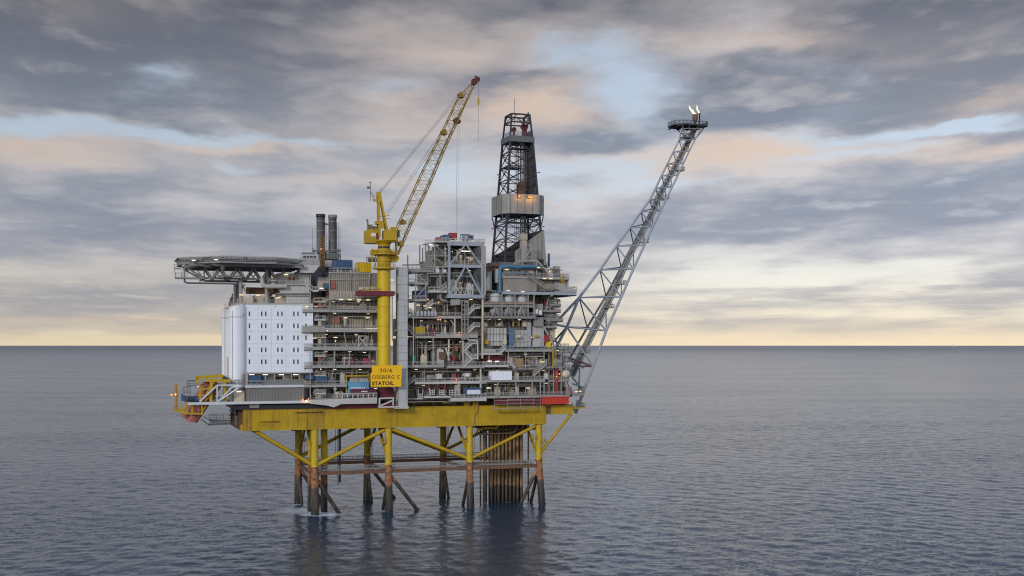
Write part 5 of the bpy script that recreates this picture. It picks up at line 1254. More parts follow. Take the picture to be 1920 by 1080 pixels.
b.build('frame', BLUE, bk); MB().lathe(((u0 + u1) / 2 + .2, 0), [(.2, z0), (.75, z0 + .15), (.75, z1 - .4), (.2, z1 - .2)], 14).build('tank', LGREY, bk)

# ------------------------------------------------------------------ drilling module
D = thing('drilling_module', 'weathered grey drilling module with pale wall panels under the dark derrick', 'module', A(970, 755, -2.2))
vd = -2.0
back_wall(D, 943, 1006, 521, 546, vd, GREYWALL, True, .6, 18); back_wall(D, 1004, 1066, 525, 546, 1.0, BEIGE, False, .8, 15); back_wall(D, 1040, 1066, 524, 546, .6, DUCT, True, .8, 6)
deck(D, 942, 1012, 519.5, vd - .4, 6, .3); deck(D, 1008, 1067, 520.5, vd + .6, 16, .45, ends=True); deck(D, 942, 1081, 547.5, vd - 1.0, 14, .7, rail=False, m=BGREY); deck(D, 1040, 1081, 545, vd - .4, 14, .3, ends=True)
back_wall(D, 914, 922, 507, 545, 1, DUCT, False, d=10); back_wall(D, 930, 936, 505, 530, .2, DUCT, False, d=1.2); back_wall(D, 922, 944, 503, 550, 4, BLACK, False, d=8)
b = MB(); b.rail(pline([(912, 506), (934, 503.5)], .8), 1.2, .12, .9); b.beam(A(911, 508, .8), A(936, 504, .8), .3); b.build('railing', RUST, D)
MB().tube(pline([(937.5, 549), (937.5, 506), (939, 502), (943, 500), (957, 499.5), (964, 501), (974, 501.5), (981, 500), (1012, 500.5)], -2.2), .52, 12).build('blue_riser', PIPEBLUE, D)
MB().tube(pline([(941, 512), (960, 511), (1000, 513)], -1.9), .26, 10).build('blue_riser', PIPEBLUE, D)
back_wall(D, 944, 1030, 498, 520, 3.5, BEIGE, False, d=12); clutter(D, 945, 1060, 500, 519, -1.4, 3, 51, 9, 16, 6, lamps=3)
back_wall(D, 926, 1026, 492, 500, 3.4, DGREY, False, d=13)
b = MB().stair(A(1023, 541, vd - 1), A(991, 518, vd - 1), 1.0); b.box(Au(1023, vd), vd - 1.2, Az(1030, 542, vd) - .15, Au(1045, vd), vd, Az(1030, 542, vd)); b.rail(pline([(1023, 541), (1045, 541)], vd - 1.1), 1.1, .08, 1); b.build('stair', GREY, D)
b = MB(); vg = -1.2
for a in ((970, 489, 1007, 488.5, .5), (1007, 489, 1036, 520, .4), (979.5, 489, 979.5, 512, .3), (1006, 489, 1006, 516, .3), (970, 489, 962, 496, .3), (979, 460, 979, 488, .32), (983.5, 460, 983.5, 488, .3), (997.5, 460, 997.5, 488, .22), (978, 460, 998, 459.5, .25), (984, 486, 997, 463, .22), (990, 482, 998, 482, .2)): b.beam(A(a[0], a[1], vg), A(a[2], a[3], vg), a[4])
b.build('gantry_frame', LGREY, D)
b = MB(); pbox(977.5, 438, 989, 449.5, 1.0, 2.2, b); pbox(978.5, 449.5, 988, 466, 1.2, 1.8, b); pbox(979, 466, 990, 492, 1.3, 1.6, b); b.build('vent_housing', BEIGE, D)
p = A(1029, 480, 4); MB().tube([(p.x, 4, Az(1029, 500, 4)), (p.x, 4, Az(1029, 475.5, 4))], .36, 10).build('blue_mast', BLUE, D)
b = MB(); pbox(1041, 499, 1050, 513, 3, 2, b); b.build('deck_cabin', LGREY, D)
b = MB(); b.beam(A(1055, 535, -1.5), A(1055, 512, -1.5), .2).beam(A(1052, 520, -1.5), A(1060, 518, -1.5), .2).beam(A(1050, 526, -1.5), A(1059, 527, -1.5), .15); b.build('yellow_rig', YELLOW, D)
for x, y in ((950, 505.5), (953, 545), (980, 547), (1021, 522.5), (1033, 522.7), (1010, 502)): lamp(D, x, y, vd - .9, .95, LAMP)
flood(D, 1030.5, 508.5, -1.5, .17, AMBER)
# silo deck
back_wall(D, 905, 1002, 551, 594, 3.2, GREYWALL, True, 1.2, 14); deck(D, 905, 1001, 573, -2.8, 3, .4, m=GREY); MB().tube(pline([(906, 569), (1000, 569)], -2.5), .3, 10).build('header_pipe', mat('salmon_pipe', (.42, .24, .17), .55, .3, .3), D)
deck(D, 905, 1005, 594, -2.6, 6, .4, m=GREY)
b = MB()
for x in (929, 953, 977.5): 
    b.beam(A(x, 574, -2.9), A(x - 7, 593, -2.9), .22).beam(A(x, 574, -2.9), A(x + 7, 593, -2.9), .22)
for x in (906, 941, 965.5, 990, 1001): b.beam(A(x, 551, -2.7), A(x, 594, -2.7), .26)
b.build('silo_frame', LGREY, D)
clutter(D, 906, 1002, 552, 572, -.9, 3, 52, 3, 10, 7, lamps=2); clutter(D, 906, 1000, 596, 612, -1.6, 2.5, 53, 8, 16, 8, [CREAM, YELLOW, GREY, BEIGE], lamps=4)
back_wall(D, 1000, 1040, 551, 600, 4, GREYWALL, True, 1.2, 10); back_wall(D, 1001, 1018, 570, 592, -1.2, GREYWALL, True, .8, 3)
b = MB(); pbox(1003, 580, 1009, 589, -2.0, .6, b); pbox(1011, 582, 1016, 590, -2.0, .6, b); b.build('panel', PALE, D)
for x0, x1, y in ((1018, 1052, 583), (1030, 1052, 571), (1008, 1055, 551.5), (1020, 1048, 597), (1022, 1044, 613), (1024, 1056, 600)): deck(D, x0, x1, y, -1.0, 8, .3, m=GREY, step=1.1, ends=True)
b = MB().beam(A(1030, 552, -.8), A(1022, 585, -.8), .4).beam(A(1046, 556, -.8), A(1030, 580, -.8), .25); pbox(1024, 556, 1029, 580, 1, 1.5, b); b.build('strut', GREY, D); pbox(1020, 560, 1025, 578, .5, 1.4).build('riser_box', MAROON, D)
clutter(D, 1018, 1050, 552, 572, -.6, 5, 57, 4, 14, 6, lamps=2); clutter(D, 1020, 1046, 574, 597, -.6, 5, 58, 5, 14, 6, lamps=1); clutter(D, 1022, 1044, 600, 640, -.6, 5, 59, 5, 16, 6, lamps=1)
# wall panels
for x0, y0, x1, y1, vv, m in ((913.5, 615, 931, 648, -.6, OFFWHITE), (931.6, 615, 949.5, 648, -.6, OFFWHITE), (960, 619, 988, 650, -.2, OFFWHITE), (999, 612, 1020, 650, -.8, DUCT), (1001, 595, 1019, 612, -1.6, GREY), (905, 600, 1030, 655, 2.6, GREYWALL)):
    o = MB(); pbox(x0, y0, x1, y1, vv, .5 if vv < 2 else 12, o); o.build('wall_panel', m, D)
b = MB()
for y in (626, 640): b.beam(A(908, y, -.9), A(1000, y - .5, -.9), .1)
for x in (919, 925, 937, 943, 955, 967, 974, 981): b.beam(A(x, 613, -.75), A(x, 650, -.75), .12)
b.build('pipework', GREY, D)
for x0, y0, x1, y1, m in ((955.5, 615, 963, 652, PIPEBLUE), (989, 605, 996, 652, BGREY), (909, 637, 916, 645, YELLOW), (944, 637, 950, 645, CREAM), (968, 628, 976, 633, CREAM), (1004, 628, 1010, 632, YELLOW), (1024.5, 640, 1032.5, 652, BRYELLOW), (989, 649, 998, 654, BLUE), (1013, 649, 1023, 654, BLUE), (1022, 628, 1030, 642, RED)): pbox(x0, y0, x1, y1, -1.7 if y0 > 625 else -.9, .8).build('equipment_cover', m, D)
flood(D, 996.5, 632.5, -1.8, .17, REDL)
deck(D, 906, 941, 662.5, -2.8, 3, .35, m=OFFWHITE, step=1.2); deck(D, 948, 1036, 656.5, -2.8, 6, .35, m=LGREY, step=1.2); b = MB().stair(A(938, 663, -2.9), A(949, 652, -2.9), .9); b.build('stair', OFFWHITE, D)
pbox(911, 666, 946, 677, -.2, 4).build('band_beam', MAROON, D)
back_wall(D, 905, 1030, 660, 685, 3.2, GREYWALL, True, 1.4, 12); back_wall(D, 905, 1050, 688, 713, 3.4, GREYWALL, True, 1.4, 12); back_wall(D, 905, 1060, 716, 745, 3.6, GREYWALL, True, 1.4, 12)
deck(D, 905, 954, 685.5, -2.8, 5, .35, m=OFFWHITE, step=1.2); deck(D, 962, 1028, 690.5, -1.8, 5, .3, m=GREY); deck(D, 1020, 1053, 688, -2.2, 9, .35, m=GREY, ends=True)
deck(D, 905, 1022, 713.5, -2.8, 6, .35, m=LGREY, step=1.3); deck(D, 1030, 1066, 713.5, -1.4, 9, .35, m=GREY, step=1.3); deck(D, 908, 1068, 743, -2.9, 8, .35, m=LGREY, step=1.1)
clutter(D, 948, 1030, 661, 684, -1.6, 3, 61, 8, 20, 8, lamps=2); clutter(D, 906, 1045, 692, 712, -1.6, 3.2, 62, 10, 26, 10, lamps=4); clutter(D, 906, 1058, 717, 741, -1.6, 3.4, 63, 14, 36, 12, lamps=6)
clutter(D, 1030, 1062, 655, 686, -.8, 7, 64, 8, 22, 8, lamps=1); clutter(D, 1028, 1070, 690, 712, -.6, 7, 65, 6, 20, 8, lamps=1)
pbox(966, 672, 981.5, 689, -1.9, 2).build('locker', mat('tan_paint', (.36, .24, .13), .6, .3, .3), D)
b = MB().stair(A(1001, 705, -2.9), A(1025, 682, -2.9), 1.0); b.build('stair', LGREY, D); b = MB().stair(A(966, 690, -3), A(953, 677, -3), .9); b.build('stair', OFFWHITE, D)
pbox(1041, 690, 1046.5, 742, -1.6, .8).build('red_column', RED, D); flood(D, 1049, 701, -1.7, .15, AMBER); flood(D, 1043.5, 706, -1.8, .12, AMBER)
b = MB()
for x in (933.5, 967, 998, 1013, 1020): b.beam(A(x, 714, -3), A(x, 745, -3), .26)
for x in (1029, 1038, 1052, 1062): b.beam(A(x, 655, -1.2), A(x, 745, -1.2), .22)
for x in (917, 953, 985, 1020): b.beam(A(x, 657 if x > 945 else 664, -2.7), A(x, 690, -2.7), .2)
b.beam(A(1019, 612, -1.4), A(1040, 650, -1.4), .4).beam(A(1038, 650, -2.8), A(1038, 690, -2.8), .2); b.build_each('column', LGREY, D)
b = MB().ladder(A(1039, 676, -3), A(1039, 652, -3), .8).beam(A(1036, 655, -2.9), A(1036, 690, -2.9), .2).beam(A(1042, 655, -2.9), A(1042, 690, -2.9), .2); b.build('ladder', YELLOW, D)
for x, y in ((918, 677), (932, 677.3), (1017, 678.5), (916, 727.5), (990, 727.5)): lamp(D, x, y, -3.0, 1.1, LAMPW if x < 940 else LAMP)
for x0, x1, y in ((1030, 1066, 652), (1034, 1074, 659), (1046, 1070, 675), (1040, 1068, 692)): deck(D, x0, x1, y, 0.5, 10, .3, m=GREY, step=1.1, ends=True)
pbox(930, 747.5, 1016, 758, -2.4, 20).build('lower_beam', MAROON, D); pbox(1015.5, 744, 1066.5, 757, -2.9, 20).build('lower_beam', REDOR, D, 'bright orange red end beam')
b = MB()
for x in (1020, 1033, 1046, 1056, 1064): b.box(Au(x, -3) - .1, -3.0, Az(1040, 756.8, -3), Au(x, -3) + .1, -2.9, Az(1040, 744.5, -3))
b.box(Au(1015.5, -3), -3.02, Az(1040, 745, -3) , Au(1067, -3), -2.9, Az(1040, 743.4, -3)).box(Au(1015.5, -3), -3.02, Az(1040, 757.6, -3) , Au(1067, -3), -2.9, Az(1040, 756.4, -3)); b.build('beam_stiffener', REDOR, D)
b = MB()
for y in (751, 758, 765.5): b.beam(A(926 + (y - 748) * .3, y, -3.4), A(1014, y - 1, -3.4), .09).beam(A(952, y - 2, -4.4), A(1002, y - 2.5, -4.4), .09)
for x in (927, 952, 976, 1001, 1013): b.beam(A(x, 744, -3.4), A(x, 769, -3.4), .09).beam(A(x, 765, -3.4), A(x, 764.5, -4.4), .09)
b.box(Au(926, -4.4), -4.4, Az(960, 766.2, -4.4), Au(1002, -4.4), -3.3, Az(960, 765.2, -4.4)); b.build('scaffold', LGREY, D)
b = MB(); zz0, zz1 = 28.7, Az(1040, 757, 2)
for x in np.arange(1027, 1056, 5.2): b.beam((Au(x, 2), 2, zz1), (Au(x + 3, 2), 2, zz0), .3).beam((Au(x + 4, 2), 2, zz1), (Au(x + 1, 2), 2, zz0), .3)
b.build('trestle', BLACK, D)
container(921, 695.5, 960, 713, -3.0, 2.4, WHITE, 'long white container on the deck below the pale wall panels', PALE)
# three mud silos
for k, (x0, x1, lab) in enumerate(((918, 940.5, 'dull grey silo under the drill floor, the one next to the braced tower'), (943, 964.5, 'dull grey silo under the drill floor, middle one of the three'), (967.5, 988.5, 'dull grey silo under the drill floor, the one towards the flare boom'))):
    v = -.6; c = A((x0 + x1) / 2, 575, v); r = (Au(x1, v) - Au(x0, v)) / 2
    t = thing('storage_silo', lab, 'silo', (c.x, v, Az(953, 593, v)), 'row of three storage silos'); zt2, zb2 = Az(953, 555, v), Az(953, 592, v)
    MB().lathe((c.x, v), [(r * .5, zb2), (r, zb2 + 1.2), (r, zt2), (r * .85, zt2 + .5), (r * .4, zt2 + .8), (.1, zt2 + .85)], 22).build('tank', SILO, t)
    MB().lathe((c.x, v), [(r + .01, zt2 - .3), (r + .06, zt2 - .25), (r + .06, zt2 - .1), (r + .01, zt2 - .05)], 22).build('band', GREY, t)
    b = MB().tube([(c.x, v, zt2 + .8), (c.x, v, zt2 + 1.4), (c.x - r, v, zt2 + 1.4), (c.x - r - .2, v, zt2 - 2)], .12, 6); b.rail([(c.x - r * .8, v - r * .7, zt2 + .3), (c.x + r * .8, v - r * .7, zt2 + .3)], 1, .07, 1, toe=False); b.build('vent_pipe', GREY, t)
p = A(1060.5, 702, -.5); t = thing('spherical_tank', 'dull beige round tank at the deck end beside the flare boom foot', 'tank', (p.x, -.5, p.z - 1.4))
MB().ball(p, 1.36, 20).build('shell', CREAM, t); b = MB()
for dx_ in (-.9, .9): b.beam((p.x + dx_, -.5, p.z - .6), (p.x + dx_, -.5, Az(1060, 713, -.5)), .2)
b.build('support_leg', GREY, t)
# end platform near the boom foot
E = thing('end_platform', 'small grey railed platform with two lamps hanging beside the flare boom foot', 'platform', A(1085, 742, 2))
z = deck(E, 1073, 1095, 738, 1, 6, .7, m=GREY, ends=True); b = MB()
for a in ((1076, 742, 1062, 715), (1092, 742, 1092, 726), (1060, 690, 1075, 690), (1070, 660, 1090, 668)): b.beam(A(a[0], a[1], 2), A(a[2], a[3], 2), .25)
b.build('strut', GREY, E); lamp(E, 1081, 734.5, .9, .9); lamp(E, 1088, 734, .9, .6); pbox(1062, 726, 1072, 740, 1, 3).build('equipment_cabinet', mat('pink_grey', (.35, .2, .18), .6, .3, .3), E)

# ------------------------------------------------------------------ derrick
dv0 = 4.0; a0, a1 = Au(946.5, dv0), Au(1019.5, dv0); duc = (a0 + a1) / 2; hb = (a1 - a0) / 2; dvc = dv0 + hb
zb0 = Az(983, 497, dv0); zcr = Az(980, 256, dvc - 3.3); zto = Az(972, 214, dvc - 2.6); ht = 3.35
DK = thing('drilling_derrick', 'tall dark lattice derrick with a grey panelled belt and two amber lamps', 'derrick', (duc, dvc, zb0))
def dh(z): return hb + (ht - hb) * (z - zb0) / (zcr - zb0) if z < zcr else ht + (2.75 - ht) * (z - zcr) / (zto - zcr)
def dc(i, z): h = dh(z); return Vector((duc + (-h, h, h, -h)[i], dvc + (-h, -h, h, h)[i], z))
NV = mat('derrick_steel', (.030, .035, .05), .5, .3, .2, .15)
for i in range(4): MB().beam(dc(i, zb0), dc(i, zcr), .55).beam(dc(i, zcr), dc(i, zto), .42).build('leg', NV, DK)
zs = [zb0 + (zcr - zb0) * f for f in (0, .09, .20, .32, .42, .545, .66, .77, .875, 1.0)]
b = MB()
for k in range(len(zs) - 1):
    z0, z1 = zs[k], zs[k + 1]; zm_ = (z0 + z1) / 2
    for i in range(4):
        j = (i + 1) % 4; p, q, r, s = dc(i, z0), dc(j, z0), dc(i, z1), dc(j, z1)
        if not (i == 0 and k == 0):
            b.beam(p, s, .19).beam(q, r, .19)
        b.beam(r, s, .24); x = (p + q + r + s) / 4; b.beam(x - (s - p).normalized() * .35, x + (s - p).normalized() * .35, .5, .3)
b.build('bracing', NV, DK)
b = MB()
for i in range(4): j = (i + 1) % 4; b.beam(dc(i, zto), dc(j, zto), .42); zq = zto - 2.3; b.beam(dc(i, zq), dc(j, zq), .36); b.beam(dc(i, zq), (dc(i, zto) * .7 + dc(j, zto) * .3), .2).beam(dc(j, zq), (dc(j, zto) * .7 + dc(i, zto) * .3), .2)
b.rail([dc(0, zq), dc(1, zq), dc(2, zq)], 1.2, .08, 1); b.build('crown_frame', NV, DK)
b = MB().box(duc - ht - .5, dvc - ht - .5, zcr - 1.6, duc + ht + .5, dvc + ht + .5, zcr).box(duc - ht * .8, dvc - ht * .5, zcr - 3.2, duc + ht * .6, dvc + ht * .5, zcr - 3.0); b.rail([dc(3, zcr), dc(0, zcr), dc(1, zcr)], 1.2, .08, 1.2); b.build('crown_platform', DGREY, DK)
for x, m, r in ((963.5, MAROON, .72), (981, MAROON, .8), (986, MAROON, .7)):
    p = A(x, 243 if x < 970 else 238, dvc - 1); MB().tube([(p.x, dvc - 1.3, p.z), (p.x, dvc - .7, p.z)], r, 16).box(p.x - .3, dvc - 1.2, zcr, p.x + .3, dvc - .8, p.z - r * .3).build('sheave', m, DK)
b = MB(); p = A(965, 214, dvc); b.beam(Vector((p.x, dvc, zto - 2.3)), A(965, 185, dvc), .12); p = A(990.5, 214, dvc); b.beam(p, A(990.5, 210, dvc), .3); b.build('antenna_mast', DGREY, DK)
# clad right-hand face with the racking board
w = MB(); z0, z1 = zs[4], zcr + 2
def rp(f, z): h = dh(z); return (duc + h - .1, dvc - h + 2 * h * f, z)
w.raw([rp(.15, z0), rp(1, z0), rp(1, z1), rp(.15, z1), *[(x + .25, y, z) for x, y, z in (rp(.15, z0), rp(1, z0), rp(1, z1), rp(.15, z1))]], [(0, 1, 2, 3), (7, 6, 5, 4), (0, 4, 5, 1), (1, 5, 6, 2), (2, 6, 7, 3), (3, 7, 4, 0)])
w.build('wind_screen', mat('dark_olive_cladding', (.10, .095, .07), .65, .5, .4, .1), DK)
w = MB()
for k in range(9): z = z0 + (z1 - z0) * k / 9; w.beam(rp(.1, z), rp(1, z), .35, .3)
w.build('screen_rail', NV, DK)
b = MB()
for du_, r in ((1.0, .22), (1.5, .16), (2.3, .42), (-.3, .08), (.2, .08), (3.0, .14)): b.tube([(duc + du_, dvc, zb0), (duc + du_ * .9, dvc, zcr - 1)], r, 8)
b.build('pipe_stand', DGREY, DK)
b = MB(); pbox(973, 345, 986, 364, dvc - 1.5, 2, b); pbox(976, 340, 984, 346, dvc - 1.5, 2, b); b.beam((duc + .3, dvc, Az(980, 340, dvc)), (duc + .3, dvc, zcr), .1); b.build('travelling_block', RUST, DK)
MB().box(duc - dh(zs[7]), dvc - 1, zs[7] - .2, duc + 1, dvc + 2, zs[7]).rail([(duc - dh(zs[7]), dvc - 1, zs[7]), (duc + 1, dvc - 1, zs[7])], 1.1, .07, 1).build('monkey_board', DGREY, DK)
b = MB().ladder((duc - dh(zs[1]) * .2, dvc - 1, zb0), (duc - .6, dvc - 1, zcr), .7, False); b.build('ladder', DGREY, DK)
# belt of wind wall panels
zb1, zb2 = Az(986, 401, dvc - 6), Az(986, 364.5, dvc - 6); hw = 6.35; cz = 1.9
oc8 = [(duc - hw + cz, dvc - hw), (duc + hw - cz, dvc - hw), (duc + hw, dvc - hw + cz), (duc + hw, dvc + hw - cz), (duc + hw - cz, dvc + hw), (duc - hw + cz, dvc + hw), (duc - hw, dvc + hw - cz), (duc - hw, dvc - hw + cz)]
w = MB(); inn = [((x - duc) * .95 + duc, (y - dvc) * .95 + dvc) for x, y in oc8]
for i in range(8):
    j = (i + 1) % 8
    w.raw([(*oc8[i], zb1), (*oc8[j], zb1), (*oc8[j], zb2), (*oc8[i], zb2), (*inn[i], zb1), (*inn[j], zb1), (*inn[j], zb2), (*inn[i], zb2)], [(0, 1, 2, 3), (7, 6, 5, 4), (0, 4, 5, 1), (3, 2, 6, 7)])
BW = w.build('wind_belt', mat('belt_cladding', (.35, .34, .31), .6, .45, .5, 0, panel=.45), DK)
s_ = MB()
for i in range(8):
    j = (i + 1) % 8; p = Vector((*oc8[i], 0)); q = Vector((*oc8[j], 0)); n = max(1, round((q - p).length / 2.1)); o = Vector(((q - p).y, -(q - p).x, 0)).normalized() * .04
    for k in range(n + 1):
        c = p + (q - p) * (k / n) + o; s_.beam(c + Vector((0, 0, zb1)), c + Vector((0, 0, zb2)), .09)
s_.build('seam', DGREY, BW)
MB().slab([((x - duc) * .94 + duc, (y - dvc) * .94 + dvc) for x, y in oc8], zb1 + .3, zb1 + .5).build('belt_floor', DGREY, DK)
b = MB()
for i in range(4): j = (i + 1) % 4; zq = zb1 - 1.4; b.beam(dc(i, zq), dc(j, zq), .3); b.beam(dc(i, zb1 - 4), (*oc8[(2 * i + 7) % 8], zb1), .22).beam(dc(i, zb1 - 4), (*oc8[(2 * i) % 8], zb1), .22)
b.build('belt_bracket', NV, DK)
for x, y, r in ((973.8, 368, .24), (992.5, 369, .27), (998, 370, .16)): flood(DK, x, y, dvc - hw - .55, r, SODIUM)
flood(DK, 1021.5, 375.5, dvc - 2, .16, AMBER); pbox(1009, 371, 1013, 388, dvc - hw + .9, .3).build('rope_guide', DGREY, BW)
for x, y in ((933.5, 328.5), (1011, 324), (923.5, 429.5), (1019, 425.5)): p = A(x, y, dvc); h = MB().beam((duc + (p.x - duc) * .86, dvc, p.z), p, .1).box(p.x - .3, dvc - .1, p.z, p.x + .3, dvc + .1, p.z + .25); h.build('warning_lamp_arm', RED, DK)
# sloping wind wall of the drill floor
WS = mat('drill_floor_cladding', (.33, .31, .265), .65, .45, .55, .05, panel=.4)
poly = [(Au(x, 2.4), Az(x, y, 2.4)) for x, y in ((966, 497), (1025, 497), (1020, 431), (990, 452), (966, 471.5))]
DW = thing('drill_floor_wind_wall', 'sloping grey panelled wind wall around the foot of the derrick', 'wind wall', (poly[0][0], 2.4, poly[0][1]))
MB().prism(poly, 2.4, 2.7).build('front_wall', WS, DW)
polyb = [(u - 0, z) for u, z in poly]; polyb[0] = (polyb[0][0] - 2.6, polyb[0][1]); polyb[4] = (polyb[4][0] - 2.6, polyb[4][1] - 1)
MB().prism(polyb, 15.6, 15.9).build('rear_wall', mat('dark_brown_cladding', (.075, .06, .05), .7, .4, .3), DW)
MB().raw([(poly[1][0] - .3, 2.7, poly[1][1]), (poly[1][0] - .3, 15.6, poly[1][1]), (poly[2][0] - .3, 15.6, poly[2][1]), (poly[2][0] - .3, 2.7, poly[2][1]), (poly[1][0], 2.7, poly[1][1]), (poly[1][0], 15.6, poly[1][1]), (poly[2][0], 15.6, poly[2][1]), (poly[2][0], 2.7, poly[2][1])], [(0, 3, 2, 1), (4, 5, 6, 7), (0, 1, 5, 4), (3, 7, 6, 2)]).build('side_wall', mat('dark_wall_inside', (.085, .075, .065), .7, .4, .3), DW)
b = MB()
for x in (976, 987, 998, 1008, 1016): yt = 471.5 - (x - 966) * .8125 if x < 990 else 452 - (x - 990) * .7; b.box(Au(x, 2.4) - .05, 2.34, poly[0][1], Au(x, 2.4) + .05, 2.4, Az(x, yt + 1, 2.4))
b.build('seam', DGREY, DW)
b = MB(); pbox(1010, 486, 1019, 497, 2.2, .2, b); b.build('hatch', BLACK, DW)

# ------------------------------------------------------------------ flare boom
FB = thing('flare_boom', 'long inclined grey lattice boom over the sea with burning flare tip', 'flare boom', A(1075, 760, 8))
va, vb_, vc = 8.0, 8.0, 15.0
An = [(1041, 655), (1063, 613), (1086, 558), (1125, 506), (1156, 461), (1181, 427), (1202, 397), (1218, 375.5), (1229, 354), (1240, 330), (1251, 308), (1262, 285.5), (1273, 263), (1278, 241)]
Bn = [(1112, 687), (1136.6, 620), (1165, 556.5), (1187.6, 504), (1208, 460), (1224, 425), (1238.5, 396), (1248, 375.5), (1260, 351), (1271, 329), (1281, 307), (1292, 284), (1303, 262), (1315, 241)]
Cn = [(1066, 676), (1101, 614), (1136, 555), (1164.5, 501), (1188, 459), (1206.7, 420), (1223, 391), (1235.5, 371), (1246.7, 349), (1256.7, 326.7), (1268, 304), (1279, 282), (1290, 260), (1301, 241)]
PA, PB, PC = [A(*p, va) for p in An], [A(*p, vb_) for p in Bn], [A(*p, vc) for p in Cn]
low = [A(1080, 775, vb_), A(1094, 734, vb_)]
def taper(i): return max(.30, .62 - i * .028)
for P, nm in ((PA, 0), (low + PB, 1), (PC, 2)):
    b = MB(); k = len(P); b.tube(P, [max(.24, (.46 if nm < 2 else .34) - .017 * i) for i in range(k)], 10); b.build('chord', BGREY if nm < 2 else DGREY, FB)
b = MB()
for i in range(1, 14):
    r = max(.12, .27 - i * .012)
    b.tube([PA[i], PB[i]], r, 8)
    if i < 13: b.tube([PA[i], PB[i - 1]], r, 8)
    else: b.tube([PA[i], PB[i - 1]], r, 8)
b.tube([PA[1], PB[0]], .3, 8).tube([PA[2], PB[1]], .28, 8)
b.build('front_lacing', BGREY, FB)
b = MB()
for i in range(1, 13):
    r = max(.10, .2 - i * .008); b.tube([PA[i + 1], PC[i]], r, 6).tube([PB[i], PC[i]], r, 6).tube([PA[i], PC[i]], r, 6).tube([PB[i], PC[i + 1]], r, 6)
b.build('rear_lacing', DGREY, FB)
b = MB().tube([A(1086, 558, va), A(1040, 607, 9)], .4, 10).tube([A(1063, 613, va), A(1030, 606, 9)], .3, 8).tube([A(1063, 613, va), A(1030, 650, 14)], .3, 8).tube([A(1035, 625, 14), A(1063, 680, 8)], .3, 8).tube([A(1094, 734, 8), A(1060, 690, 12)], .3, 8)
b.tube([A(1087, 690, 9), A(1085, 737, 9)], .26, 8).tube([A(1080, 775, 8), A(1071, 756, 8)], .3, 8).tube([A(1083, 750, 9), A(1079, 772, 8)], .26, 8).tube([A(1072, 719, 9), A(1094, 726, 8)], .22, 8); b.build('foot_strut', BGREY, FB)
b = MB().tube([A(1112, 687, 8), A(1059, 668, 10)], .34, 8).tube([A(1112, 687, 8), A(1072, 686, 13)], .26, 8).tube([A(1066, 674, 10), A(1095, 690, 8)], .26, 8); b.build('foot_strut', mat('faded_pink_steel', (.30, .17, .16), .55, .3, .3), FB)
pl = [(1072, 706), (1091, 667), (1112, 625), (1150.7, 548), (1179, 484), (1200, 446), (1224.5, 400), (1234, 373), (1252, 340), (1274, 300), (1292, 264), (1305, 238)]
for o, r, m, vv in ((0, .42, DGREY, 12), (4.2, .30, LGREY, 11.4), (-4.5, .2, GREY, 12.2)): MB().tube([A(x + o * (1 if y > 500 else .75), y, vv) for x, y in pl], r, 10).build('flare_pipe', m, FB)
b = MB()
for i in range(len(pl) - 1):
    p, q = A(pl[i][0] - 6 + i * .25, pl[i][1], 13), A(pl[i + 1][0] - 6 + i * .25, pl[i + 1][1], 13); b.beam(p, q, 1.0, .1); b.rail([p, q], 1.0, .07, 1.5, toe=False)
for x, y in ((1140, 577), (1163, 533), (1095, 662), (1205, 455), (1243, 373), (1272, 320)):
    p = A(x, y, 11); b.box(p.x - 1.2, 10, p.z - .1, p.x + 1.6, 12.5, p.z); b.rail([(p.x - 1.2, 10, p.z), (p.x + 1.6, 10, p.z), (p.x + 1.6, 12.5, p.z)], 1.1, .09, .9)
b.build('walkway', GREY, FB)
ft = A(1292, 236, 10); L0, L1 = Au(1262, 10), Au(1322, 10)
tp = MB().slab([(L0, 8.6), (L0 + 2, 7.2), (L1 - 1, 7.2), (L1, 8.4), (L1, 14), (L1 - 1, 15.5), (L0 + 3, 15.5), (L0, 13.5)], ft.z - .25, ft.z); tp.rail([(L0, 13.5, ft.z), (L0, 8.6, ft.z), (L0 + 2, 7.2, ft.z), (L1 - 1, 7.2, ft.z), (L1, 8.4, ft.z), (L1, 14, ft.z)], 1.15, .1, 1.3, toe=True)
for u in (L0 + 1, L0 + 4, L0 + 7): tp.beam((u, 7.4, ft.z - .45), (u, 15, ft.z - .45), .3, .4)
tp.build('tip_platform', BLACK, FB)
b = MB().beam(PA[12], (L0 + 2.4, 8, ft.z - .3), .3).beam(PA[12], (L1 - 3, 8, ft.z - .3), .25).beam(PB[12], (L0 + 4, 8, ft.z - .3), .25).beam(PC[12], (L0 + 3, 14, ft.z - .3), .25).beam(PB[12], (L1 - 1, 8, ft.z - .3), .25)
p = A(1289, 257, 8); b.box(p.x - 1.8, 7.6, p.z - .2, p.x + 1.8, 10, p.z); b.rail([(p.x - 1.8, 7.6, p.z), (p.x + 1.8, 7.6, p.z)], 1.1, .09, .9); b.build('tip_frame', DGREY, FB)
p = A(1303.3, 229, 10); zz = Az(1303, 214.5, 10)
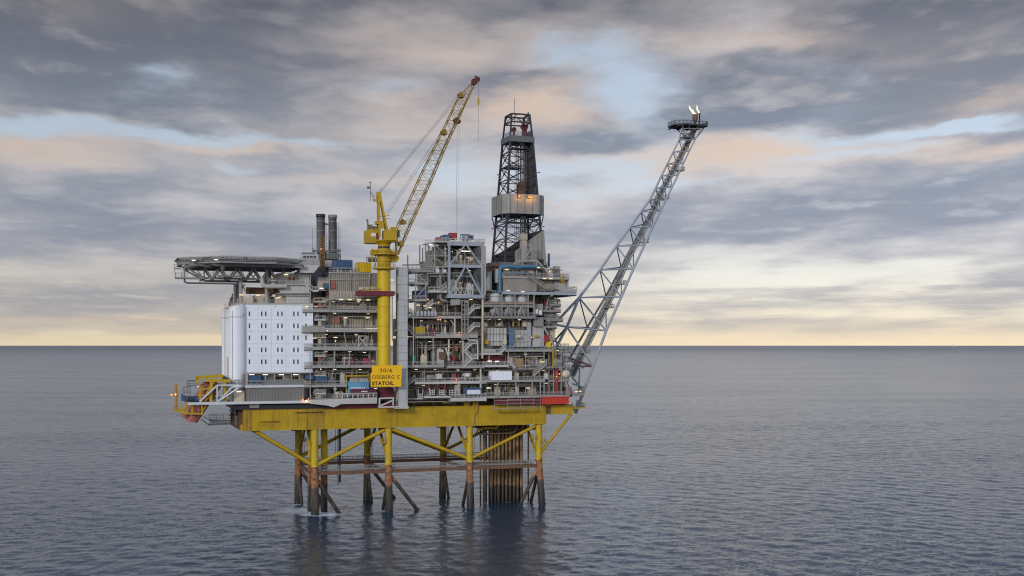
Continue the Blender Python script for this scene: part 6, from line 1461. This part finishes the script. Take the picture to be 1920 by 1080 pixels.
TIP = MB().lathe((p.x, 10), [(.3, p.z - 1), (.45, p.z), (.85, p.z + .9), (.85, zz), (.75, zz), (.75, zz - .6)], 16).build('flare_tip', RUST, FB)
q = A(1311.7, 232, 10.5); z2 = Az(1311.7, 211.5, 10.5); PIL = MB().lathe((q.x, 10.5), [(.2, q.z), (.2, z2 - .8), (.26, z2 - .7), (.26, z2 - .1), (.15, z2)], 12).build('pilot_burner', BLACK, FB)
def flame(base, tip, r, seed, parent):
    rr = random.Random(seed); base, tip = Vector(base), Vector(tip); rings = []
    for i in range(11):
        f = i / 10; c = base.lerp(tip, f) + Vector((rr.uniform(-.12, .12) + .25 * math.sin(f * 5 + seed), rr.uniform(-.1, .1), 0)) * (f * 1.2); k = r * (math.sin(math.pi * (f * .8 + .17)) ** .8) * (1 - f * .75) + .02
        rings.append([c + Vector((k * rr.uniform(.7, 1.3) * math.cos(t), k * math.sin(t), rr.uniform(-.1, .1) * k)) for t in np.linspace(0, 6.28, 10, endpoint=False)])
    MB().loft(rings, True).build('flame', FLAME, parent)
flame((p.x, 10, zz - .3), A(1291.5, 197.5, 10), .60, 2, TIP); flame((p.x - .3, 10, zz - .2), A(1297, 204, 10), .38, 5, TIP); flame((q.x - .2, 10.4, z2), A(1304.5, 196.5, 10.4), .32, 3, PIL)

# ------------------------------------------------------------------ far platform on the horizon
t = bpy.data.objects.new('distant_platform', None); COL.objects.link(t); Yd = 17000.0
t.scale = (.75, .75, .75); t.location = ((1786 - 960) / F * Yd, Yd, 0); describe(t, 'tiny hazy offshore platform alone on the horizon', 'platform'); ORG[t.name] = Vector((0, 0, 0))
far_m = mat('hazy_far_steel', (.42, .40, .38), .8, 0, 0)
b = MB()
for x in (-22, -8, 8, 22): b.box(x - 2, -2, 0, x + 2, 2, 26)
b.build('leg', far_m, t); MB().box(-28, -20, 26, 28, 20, 46).box(-20, -15, 46, 4, 15, 54).build('deck_block', far_m, t); MB().beam((12, 0, 46), (12, 0, 74), 5).build('derrick', far_m, t)
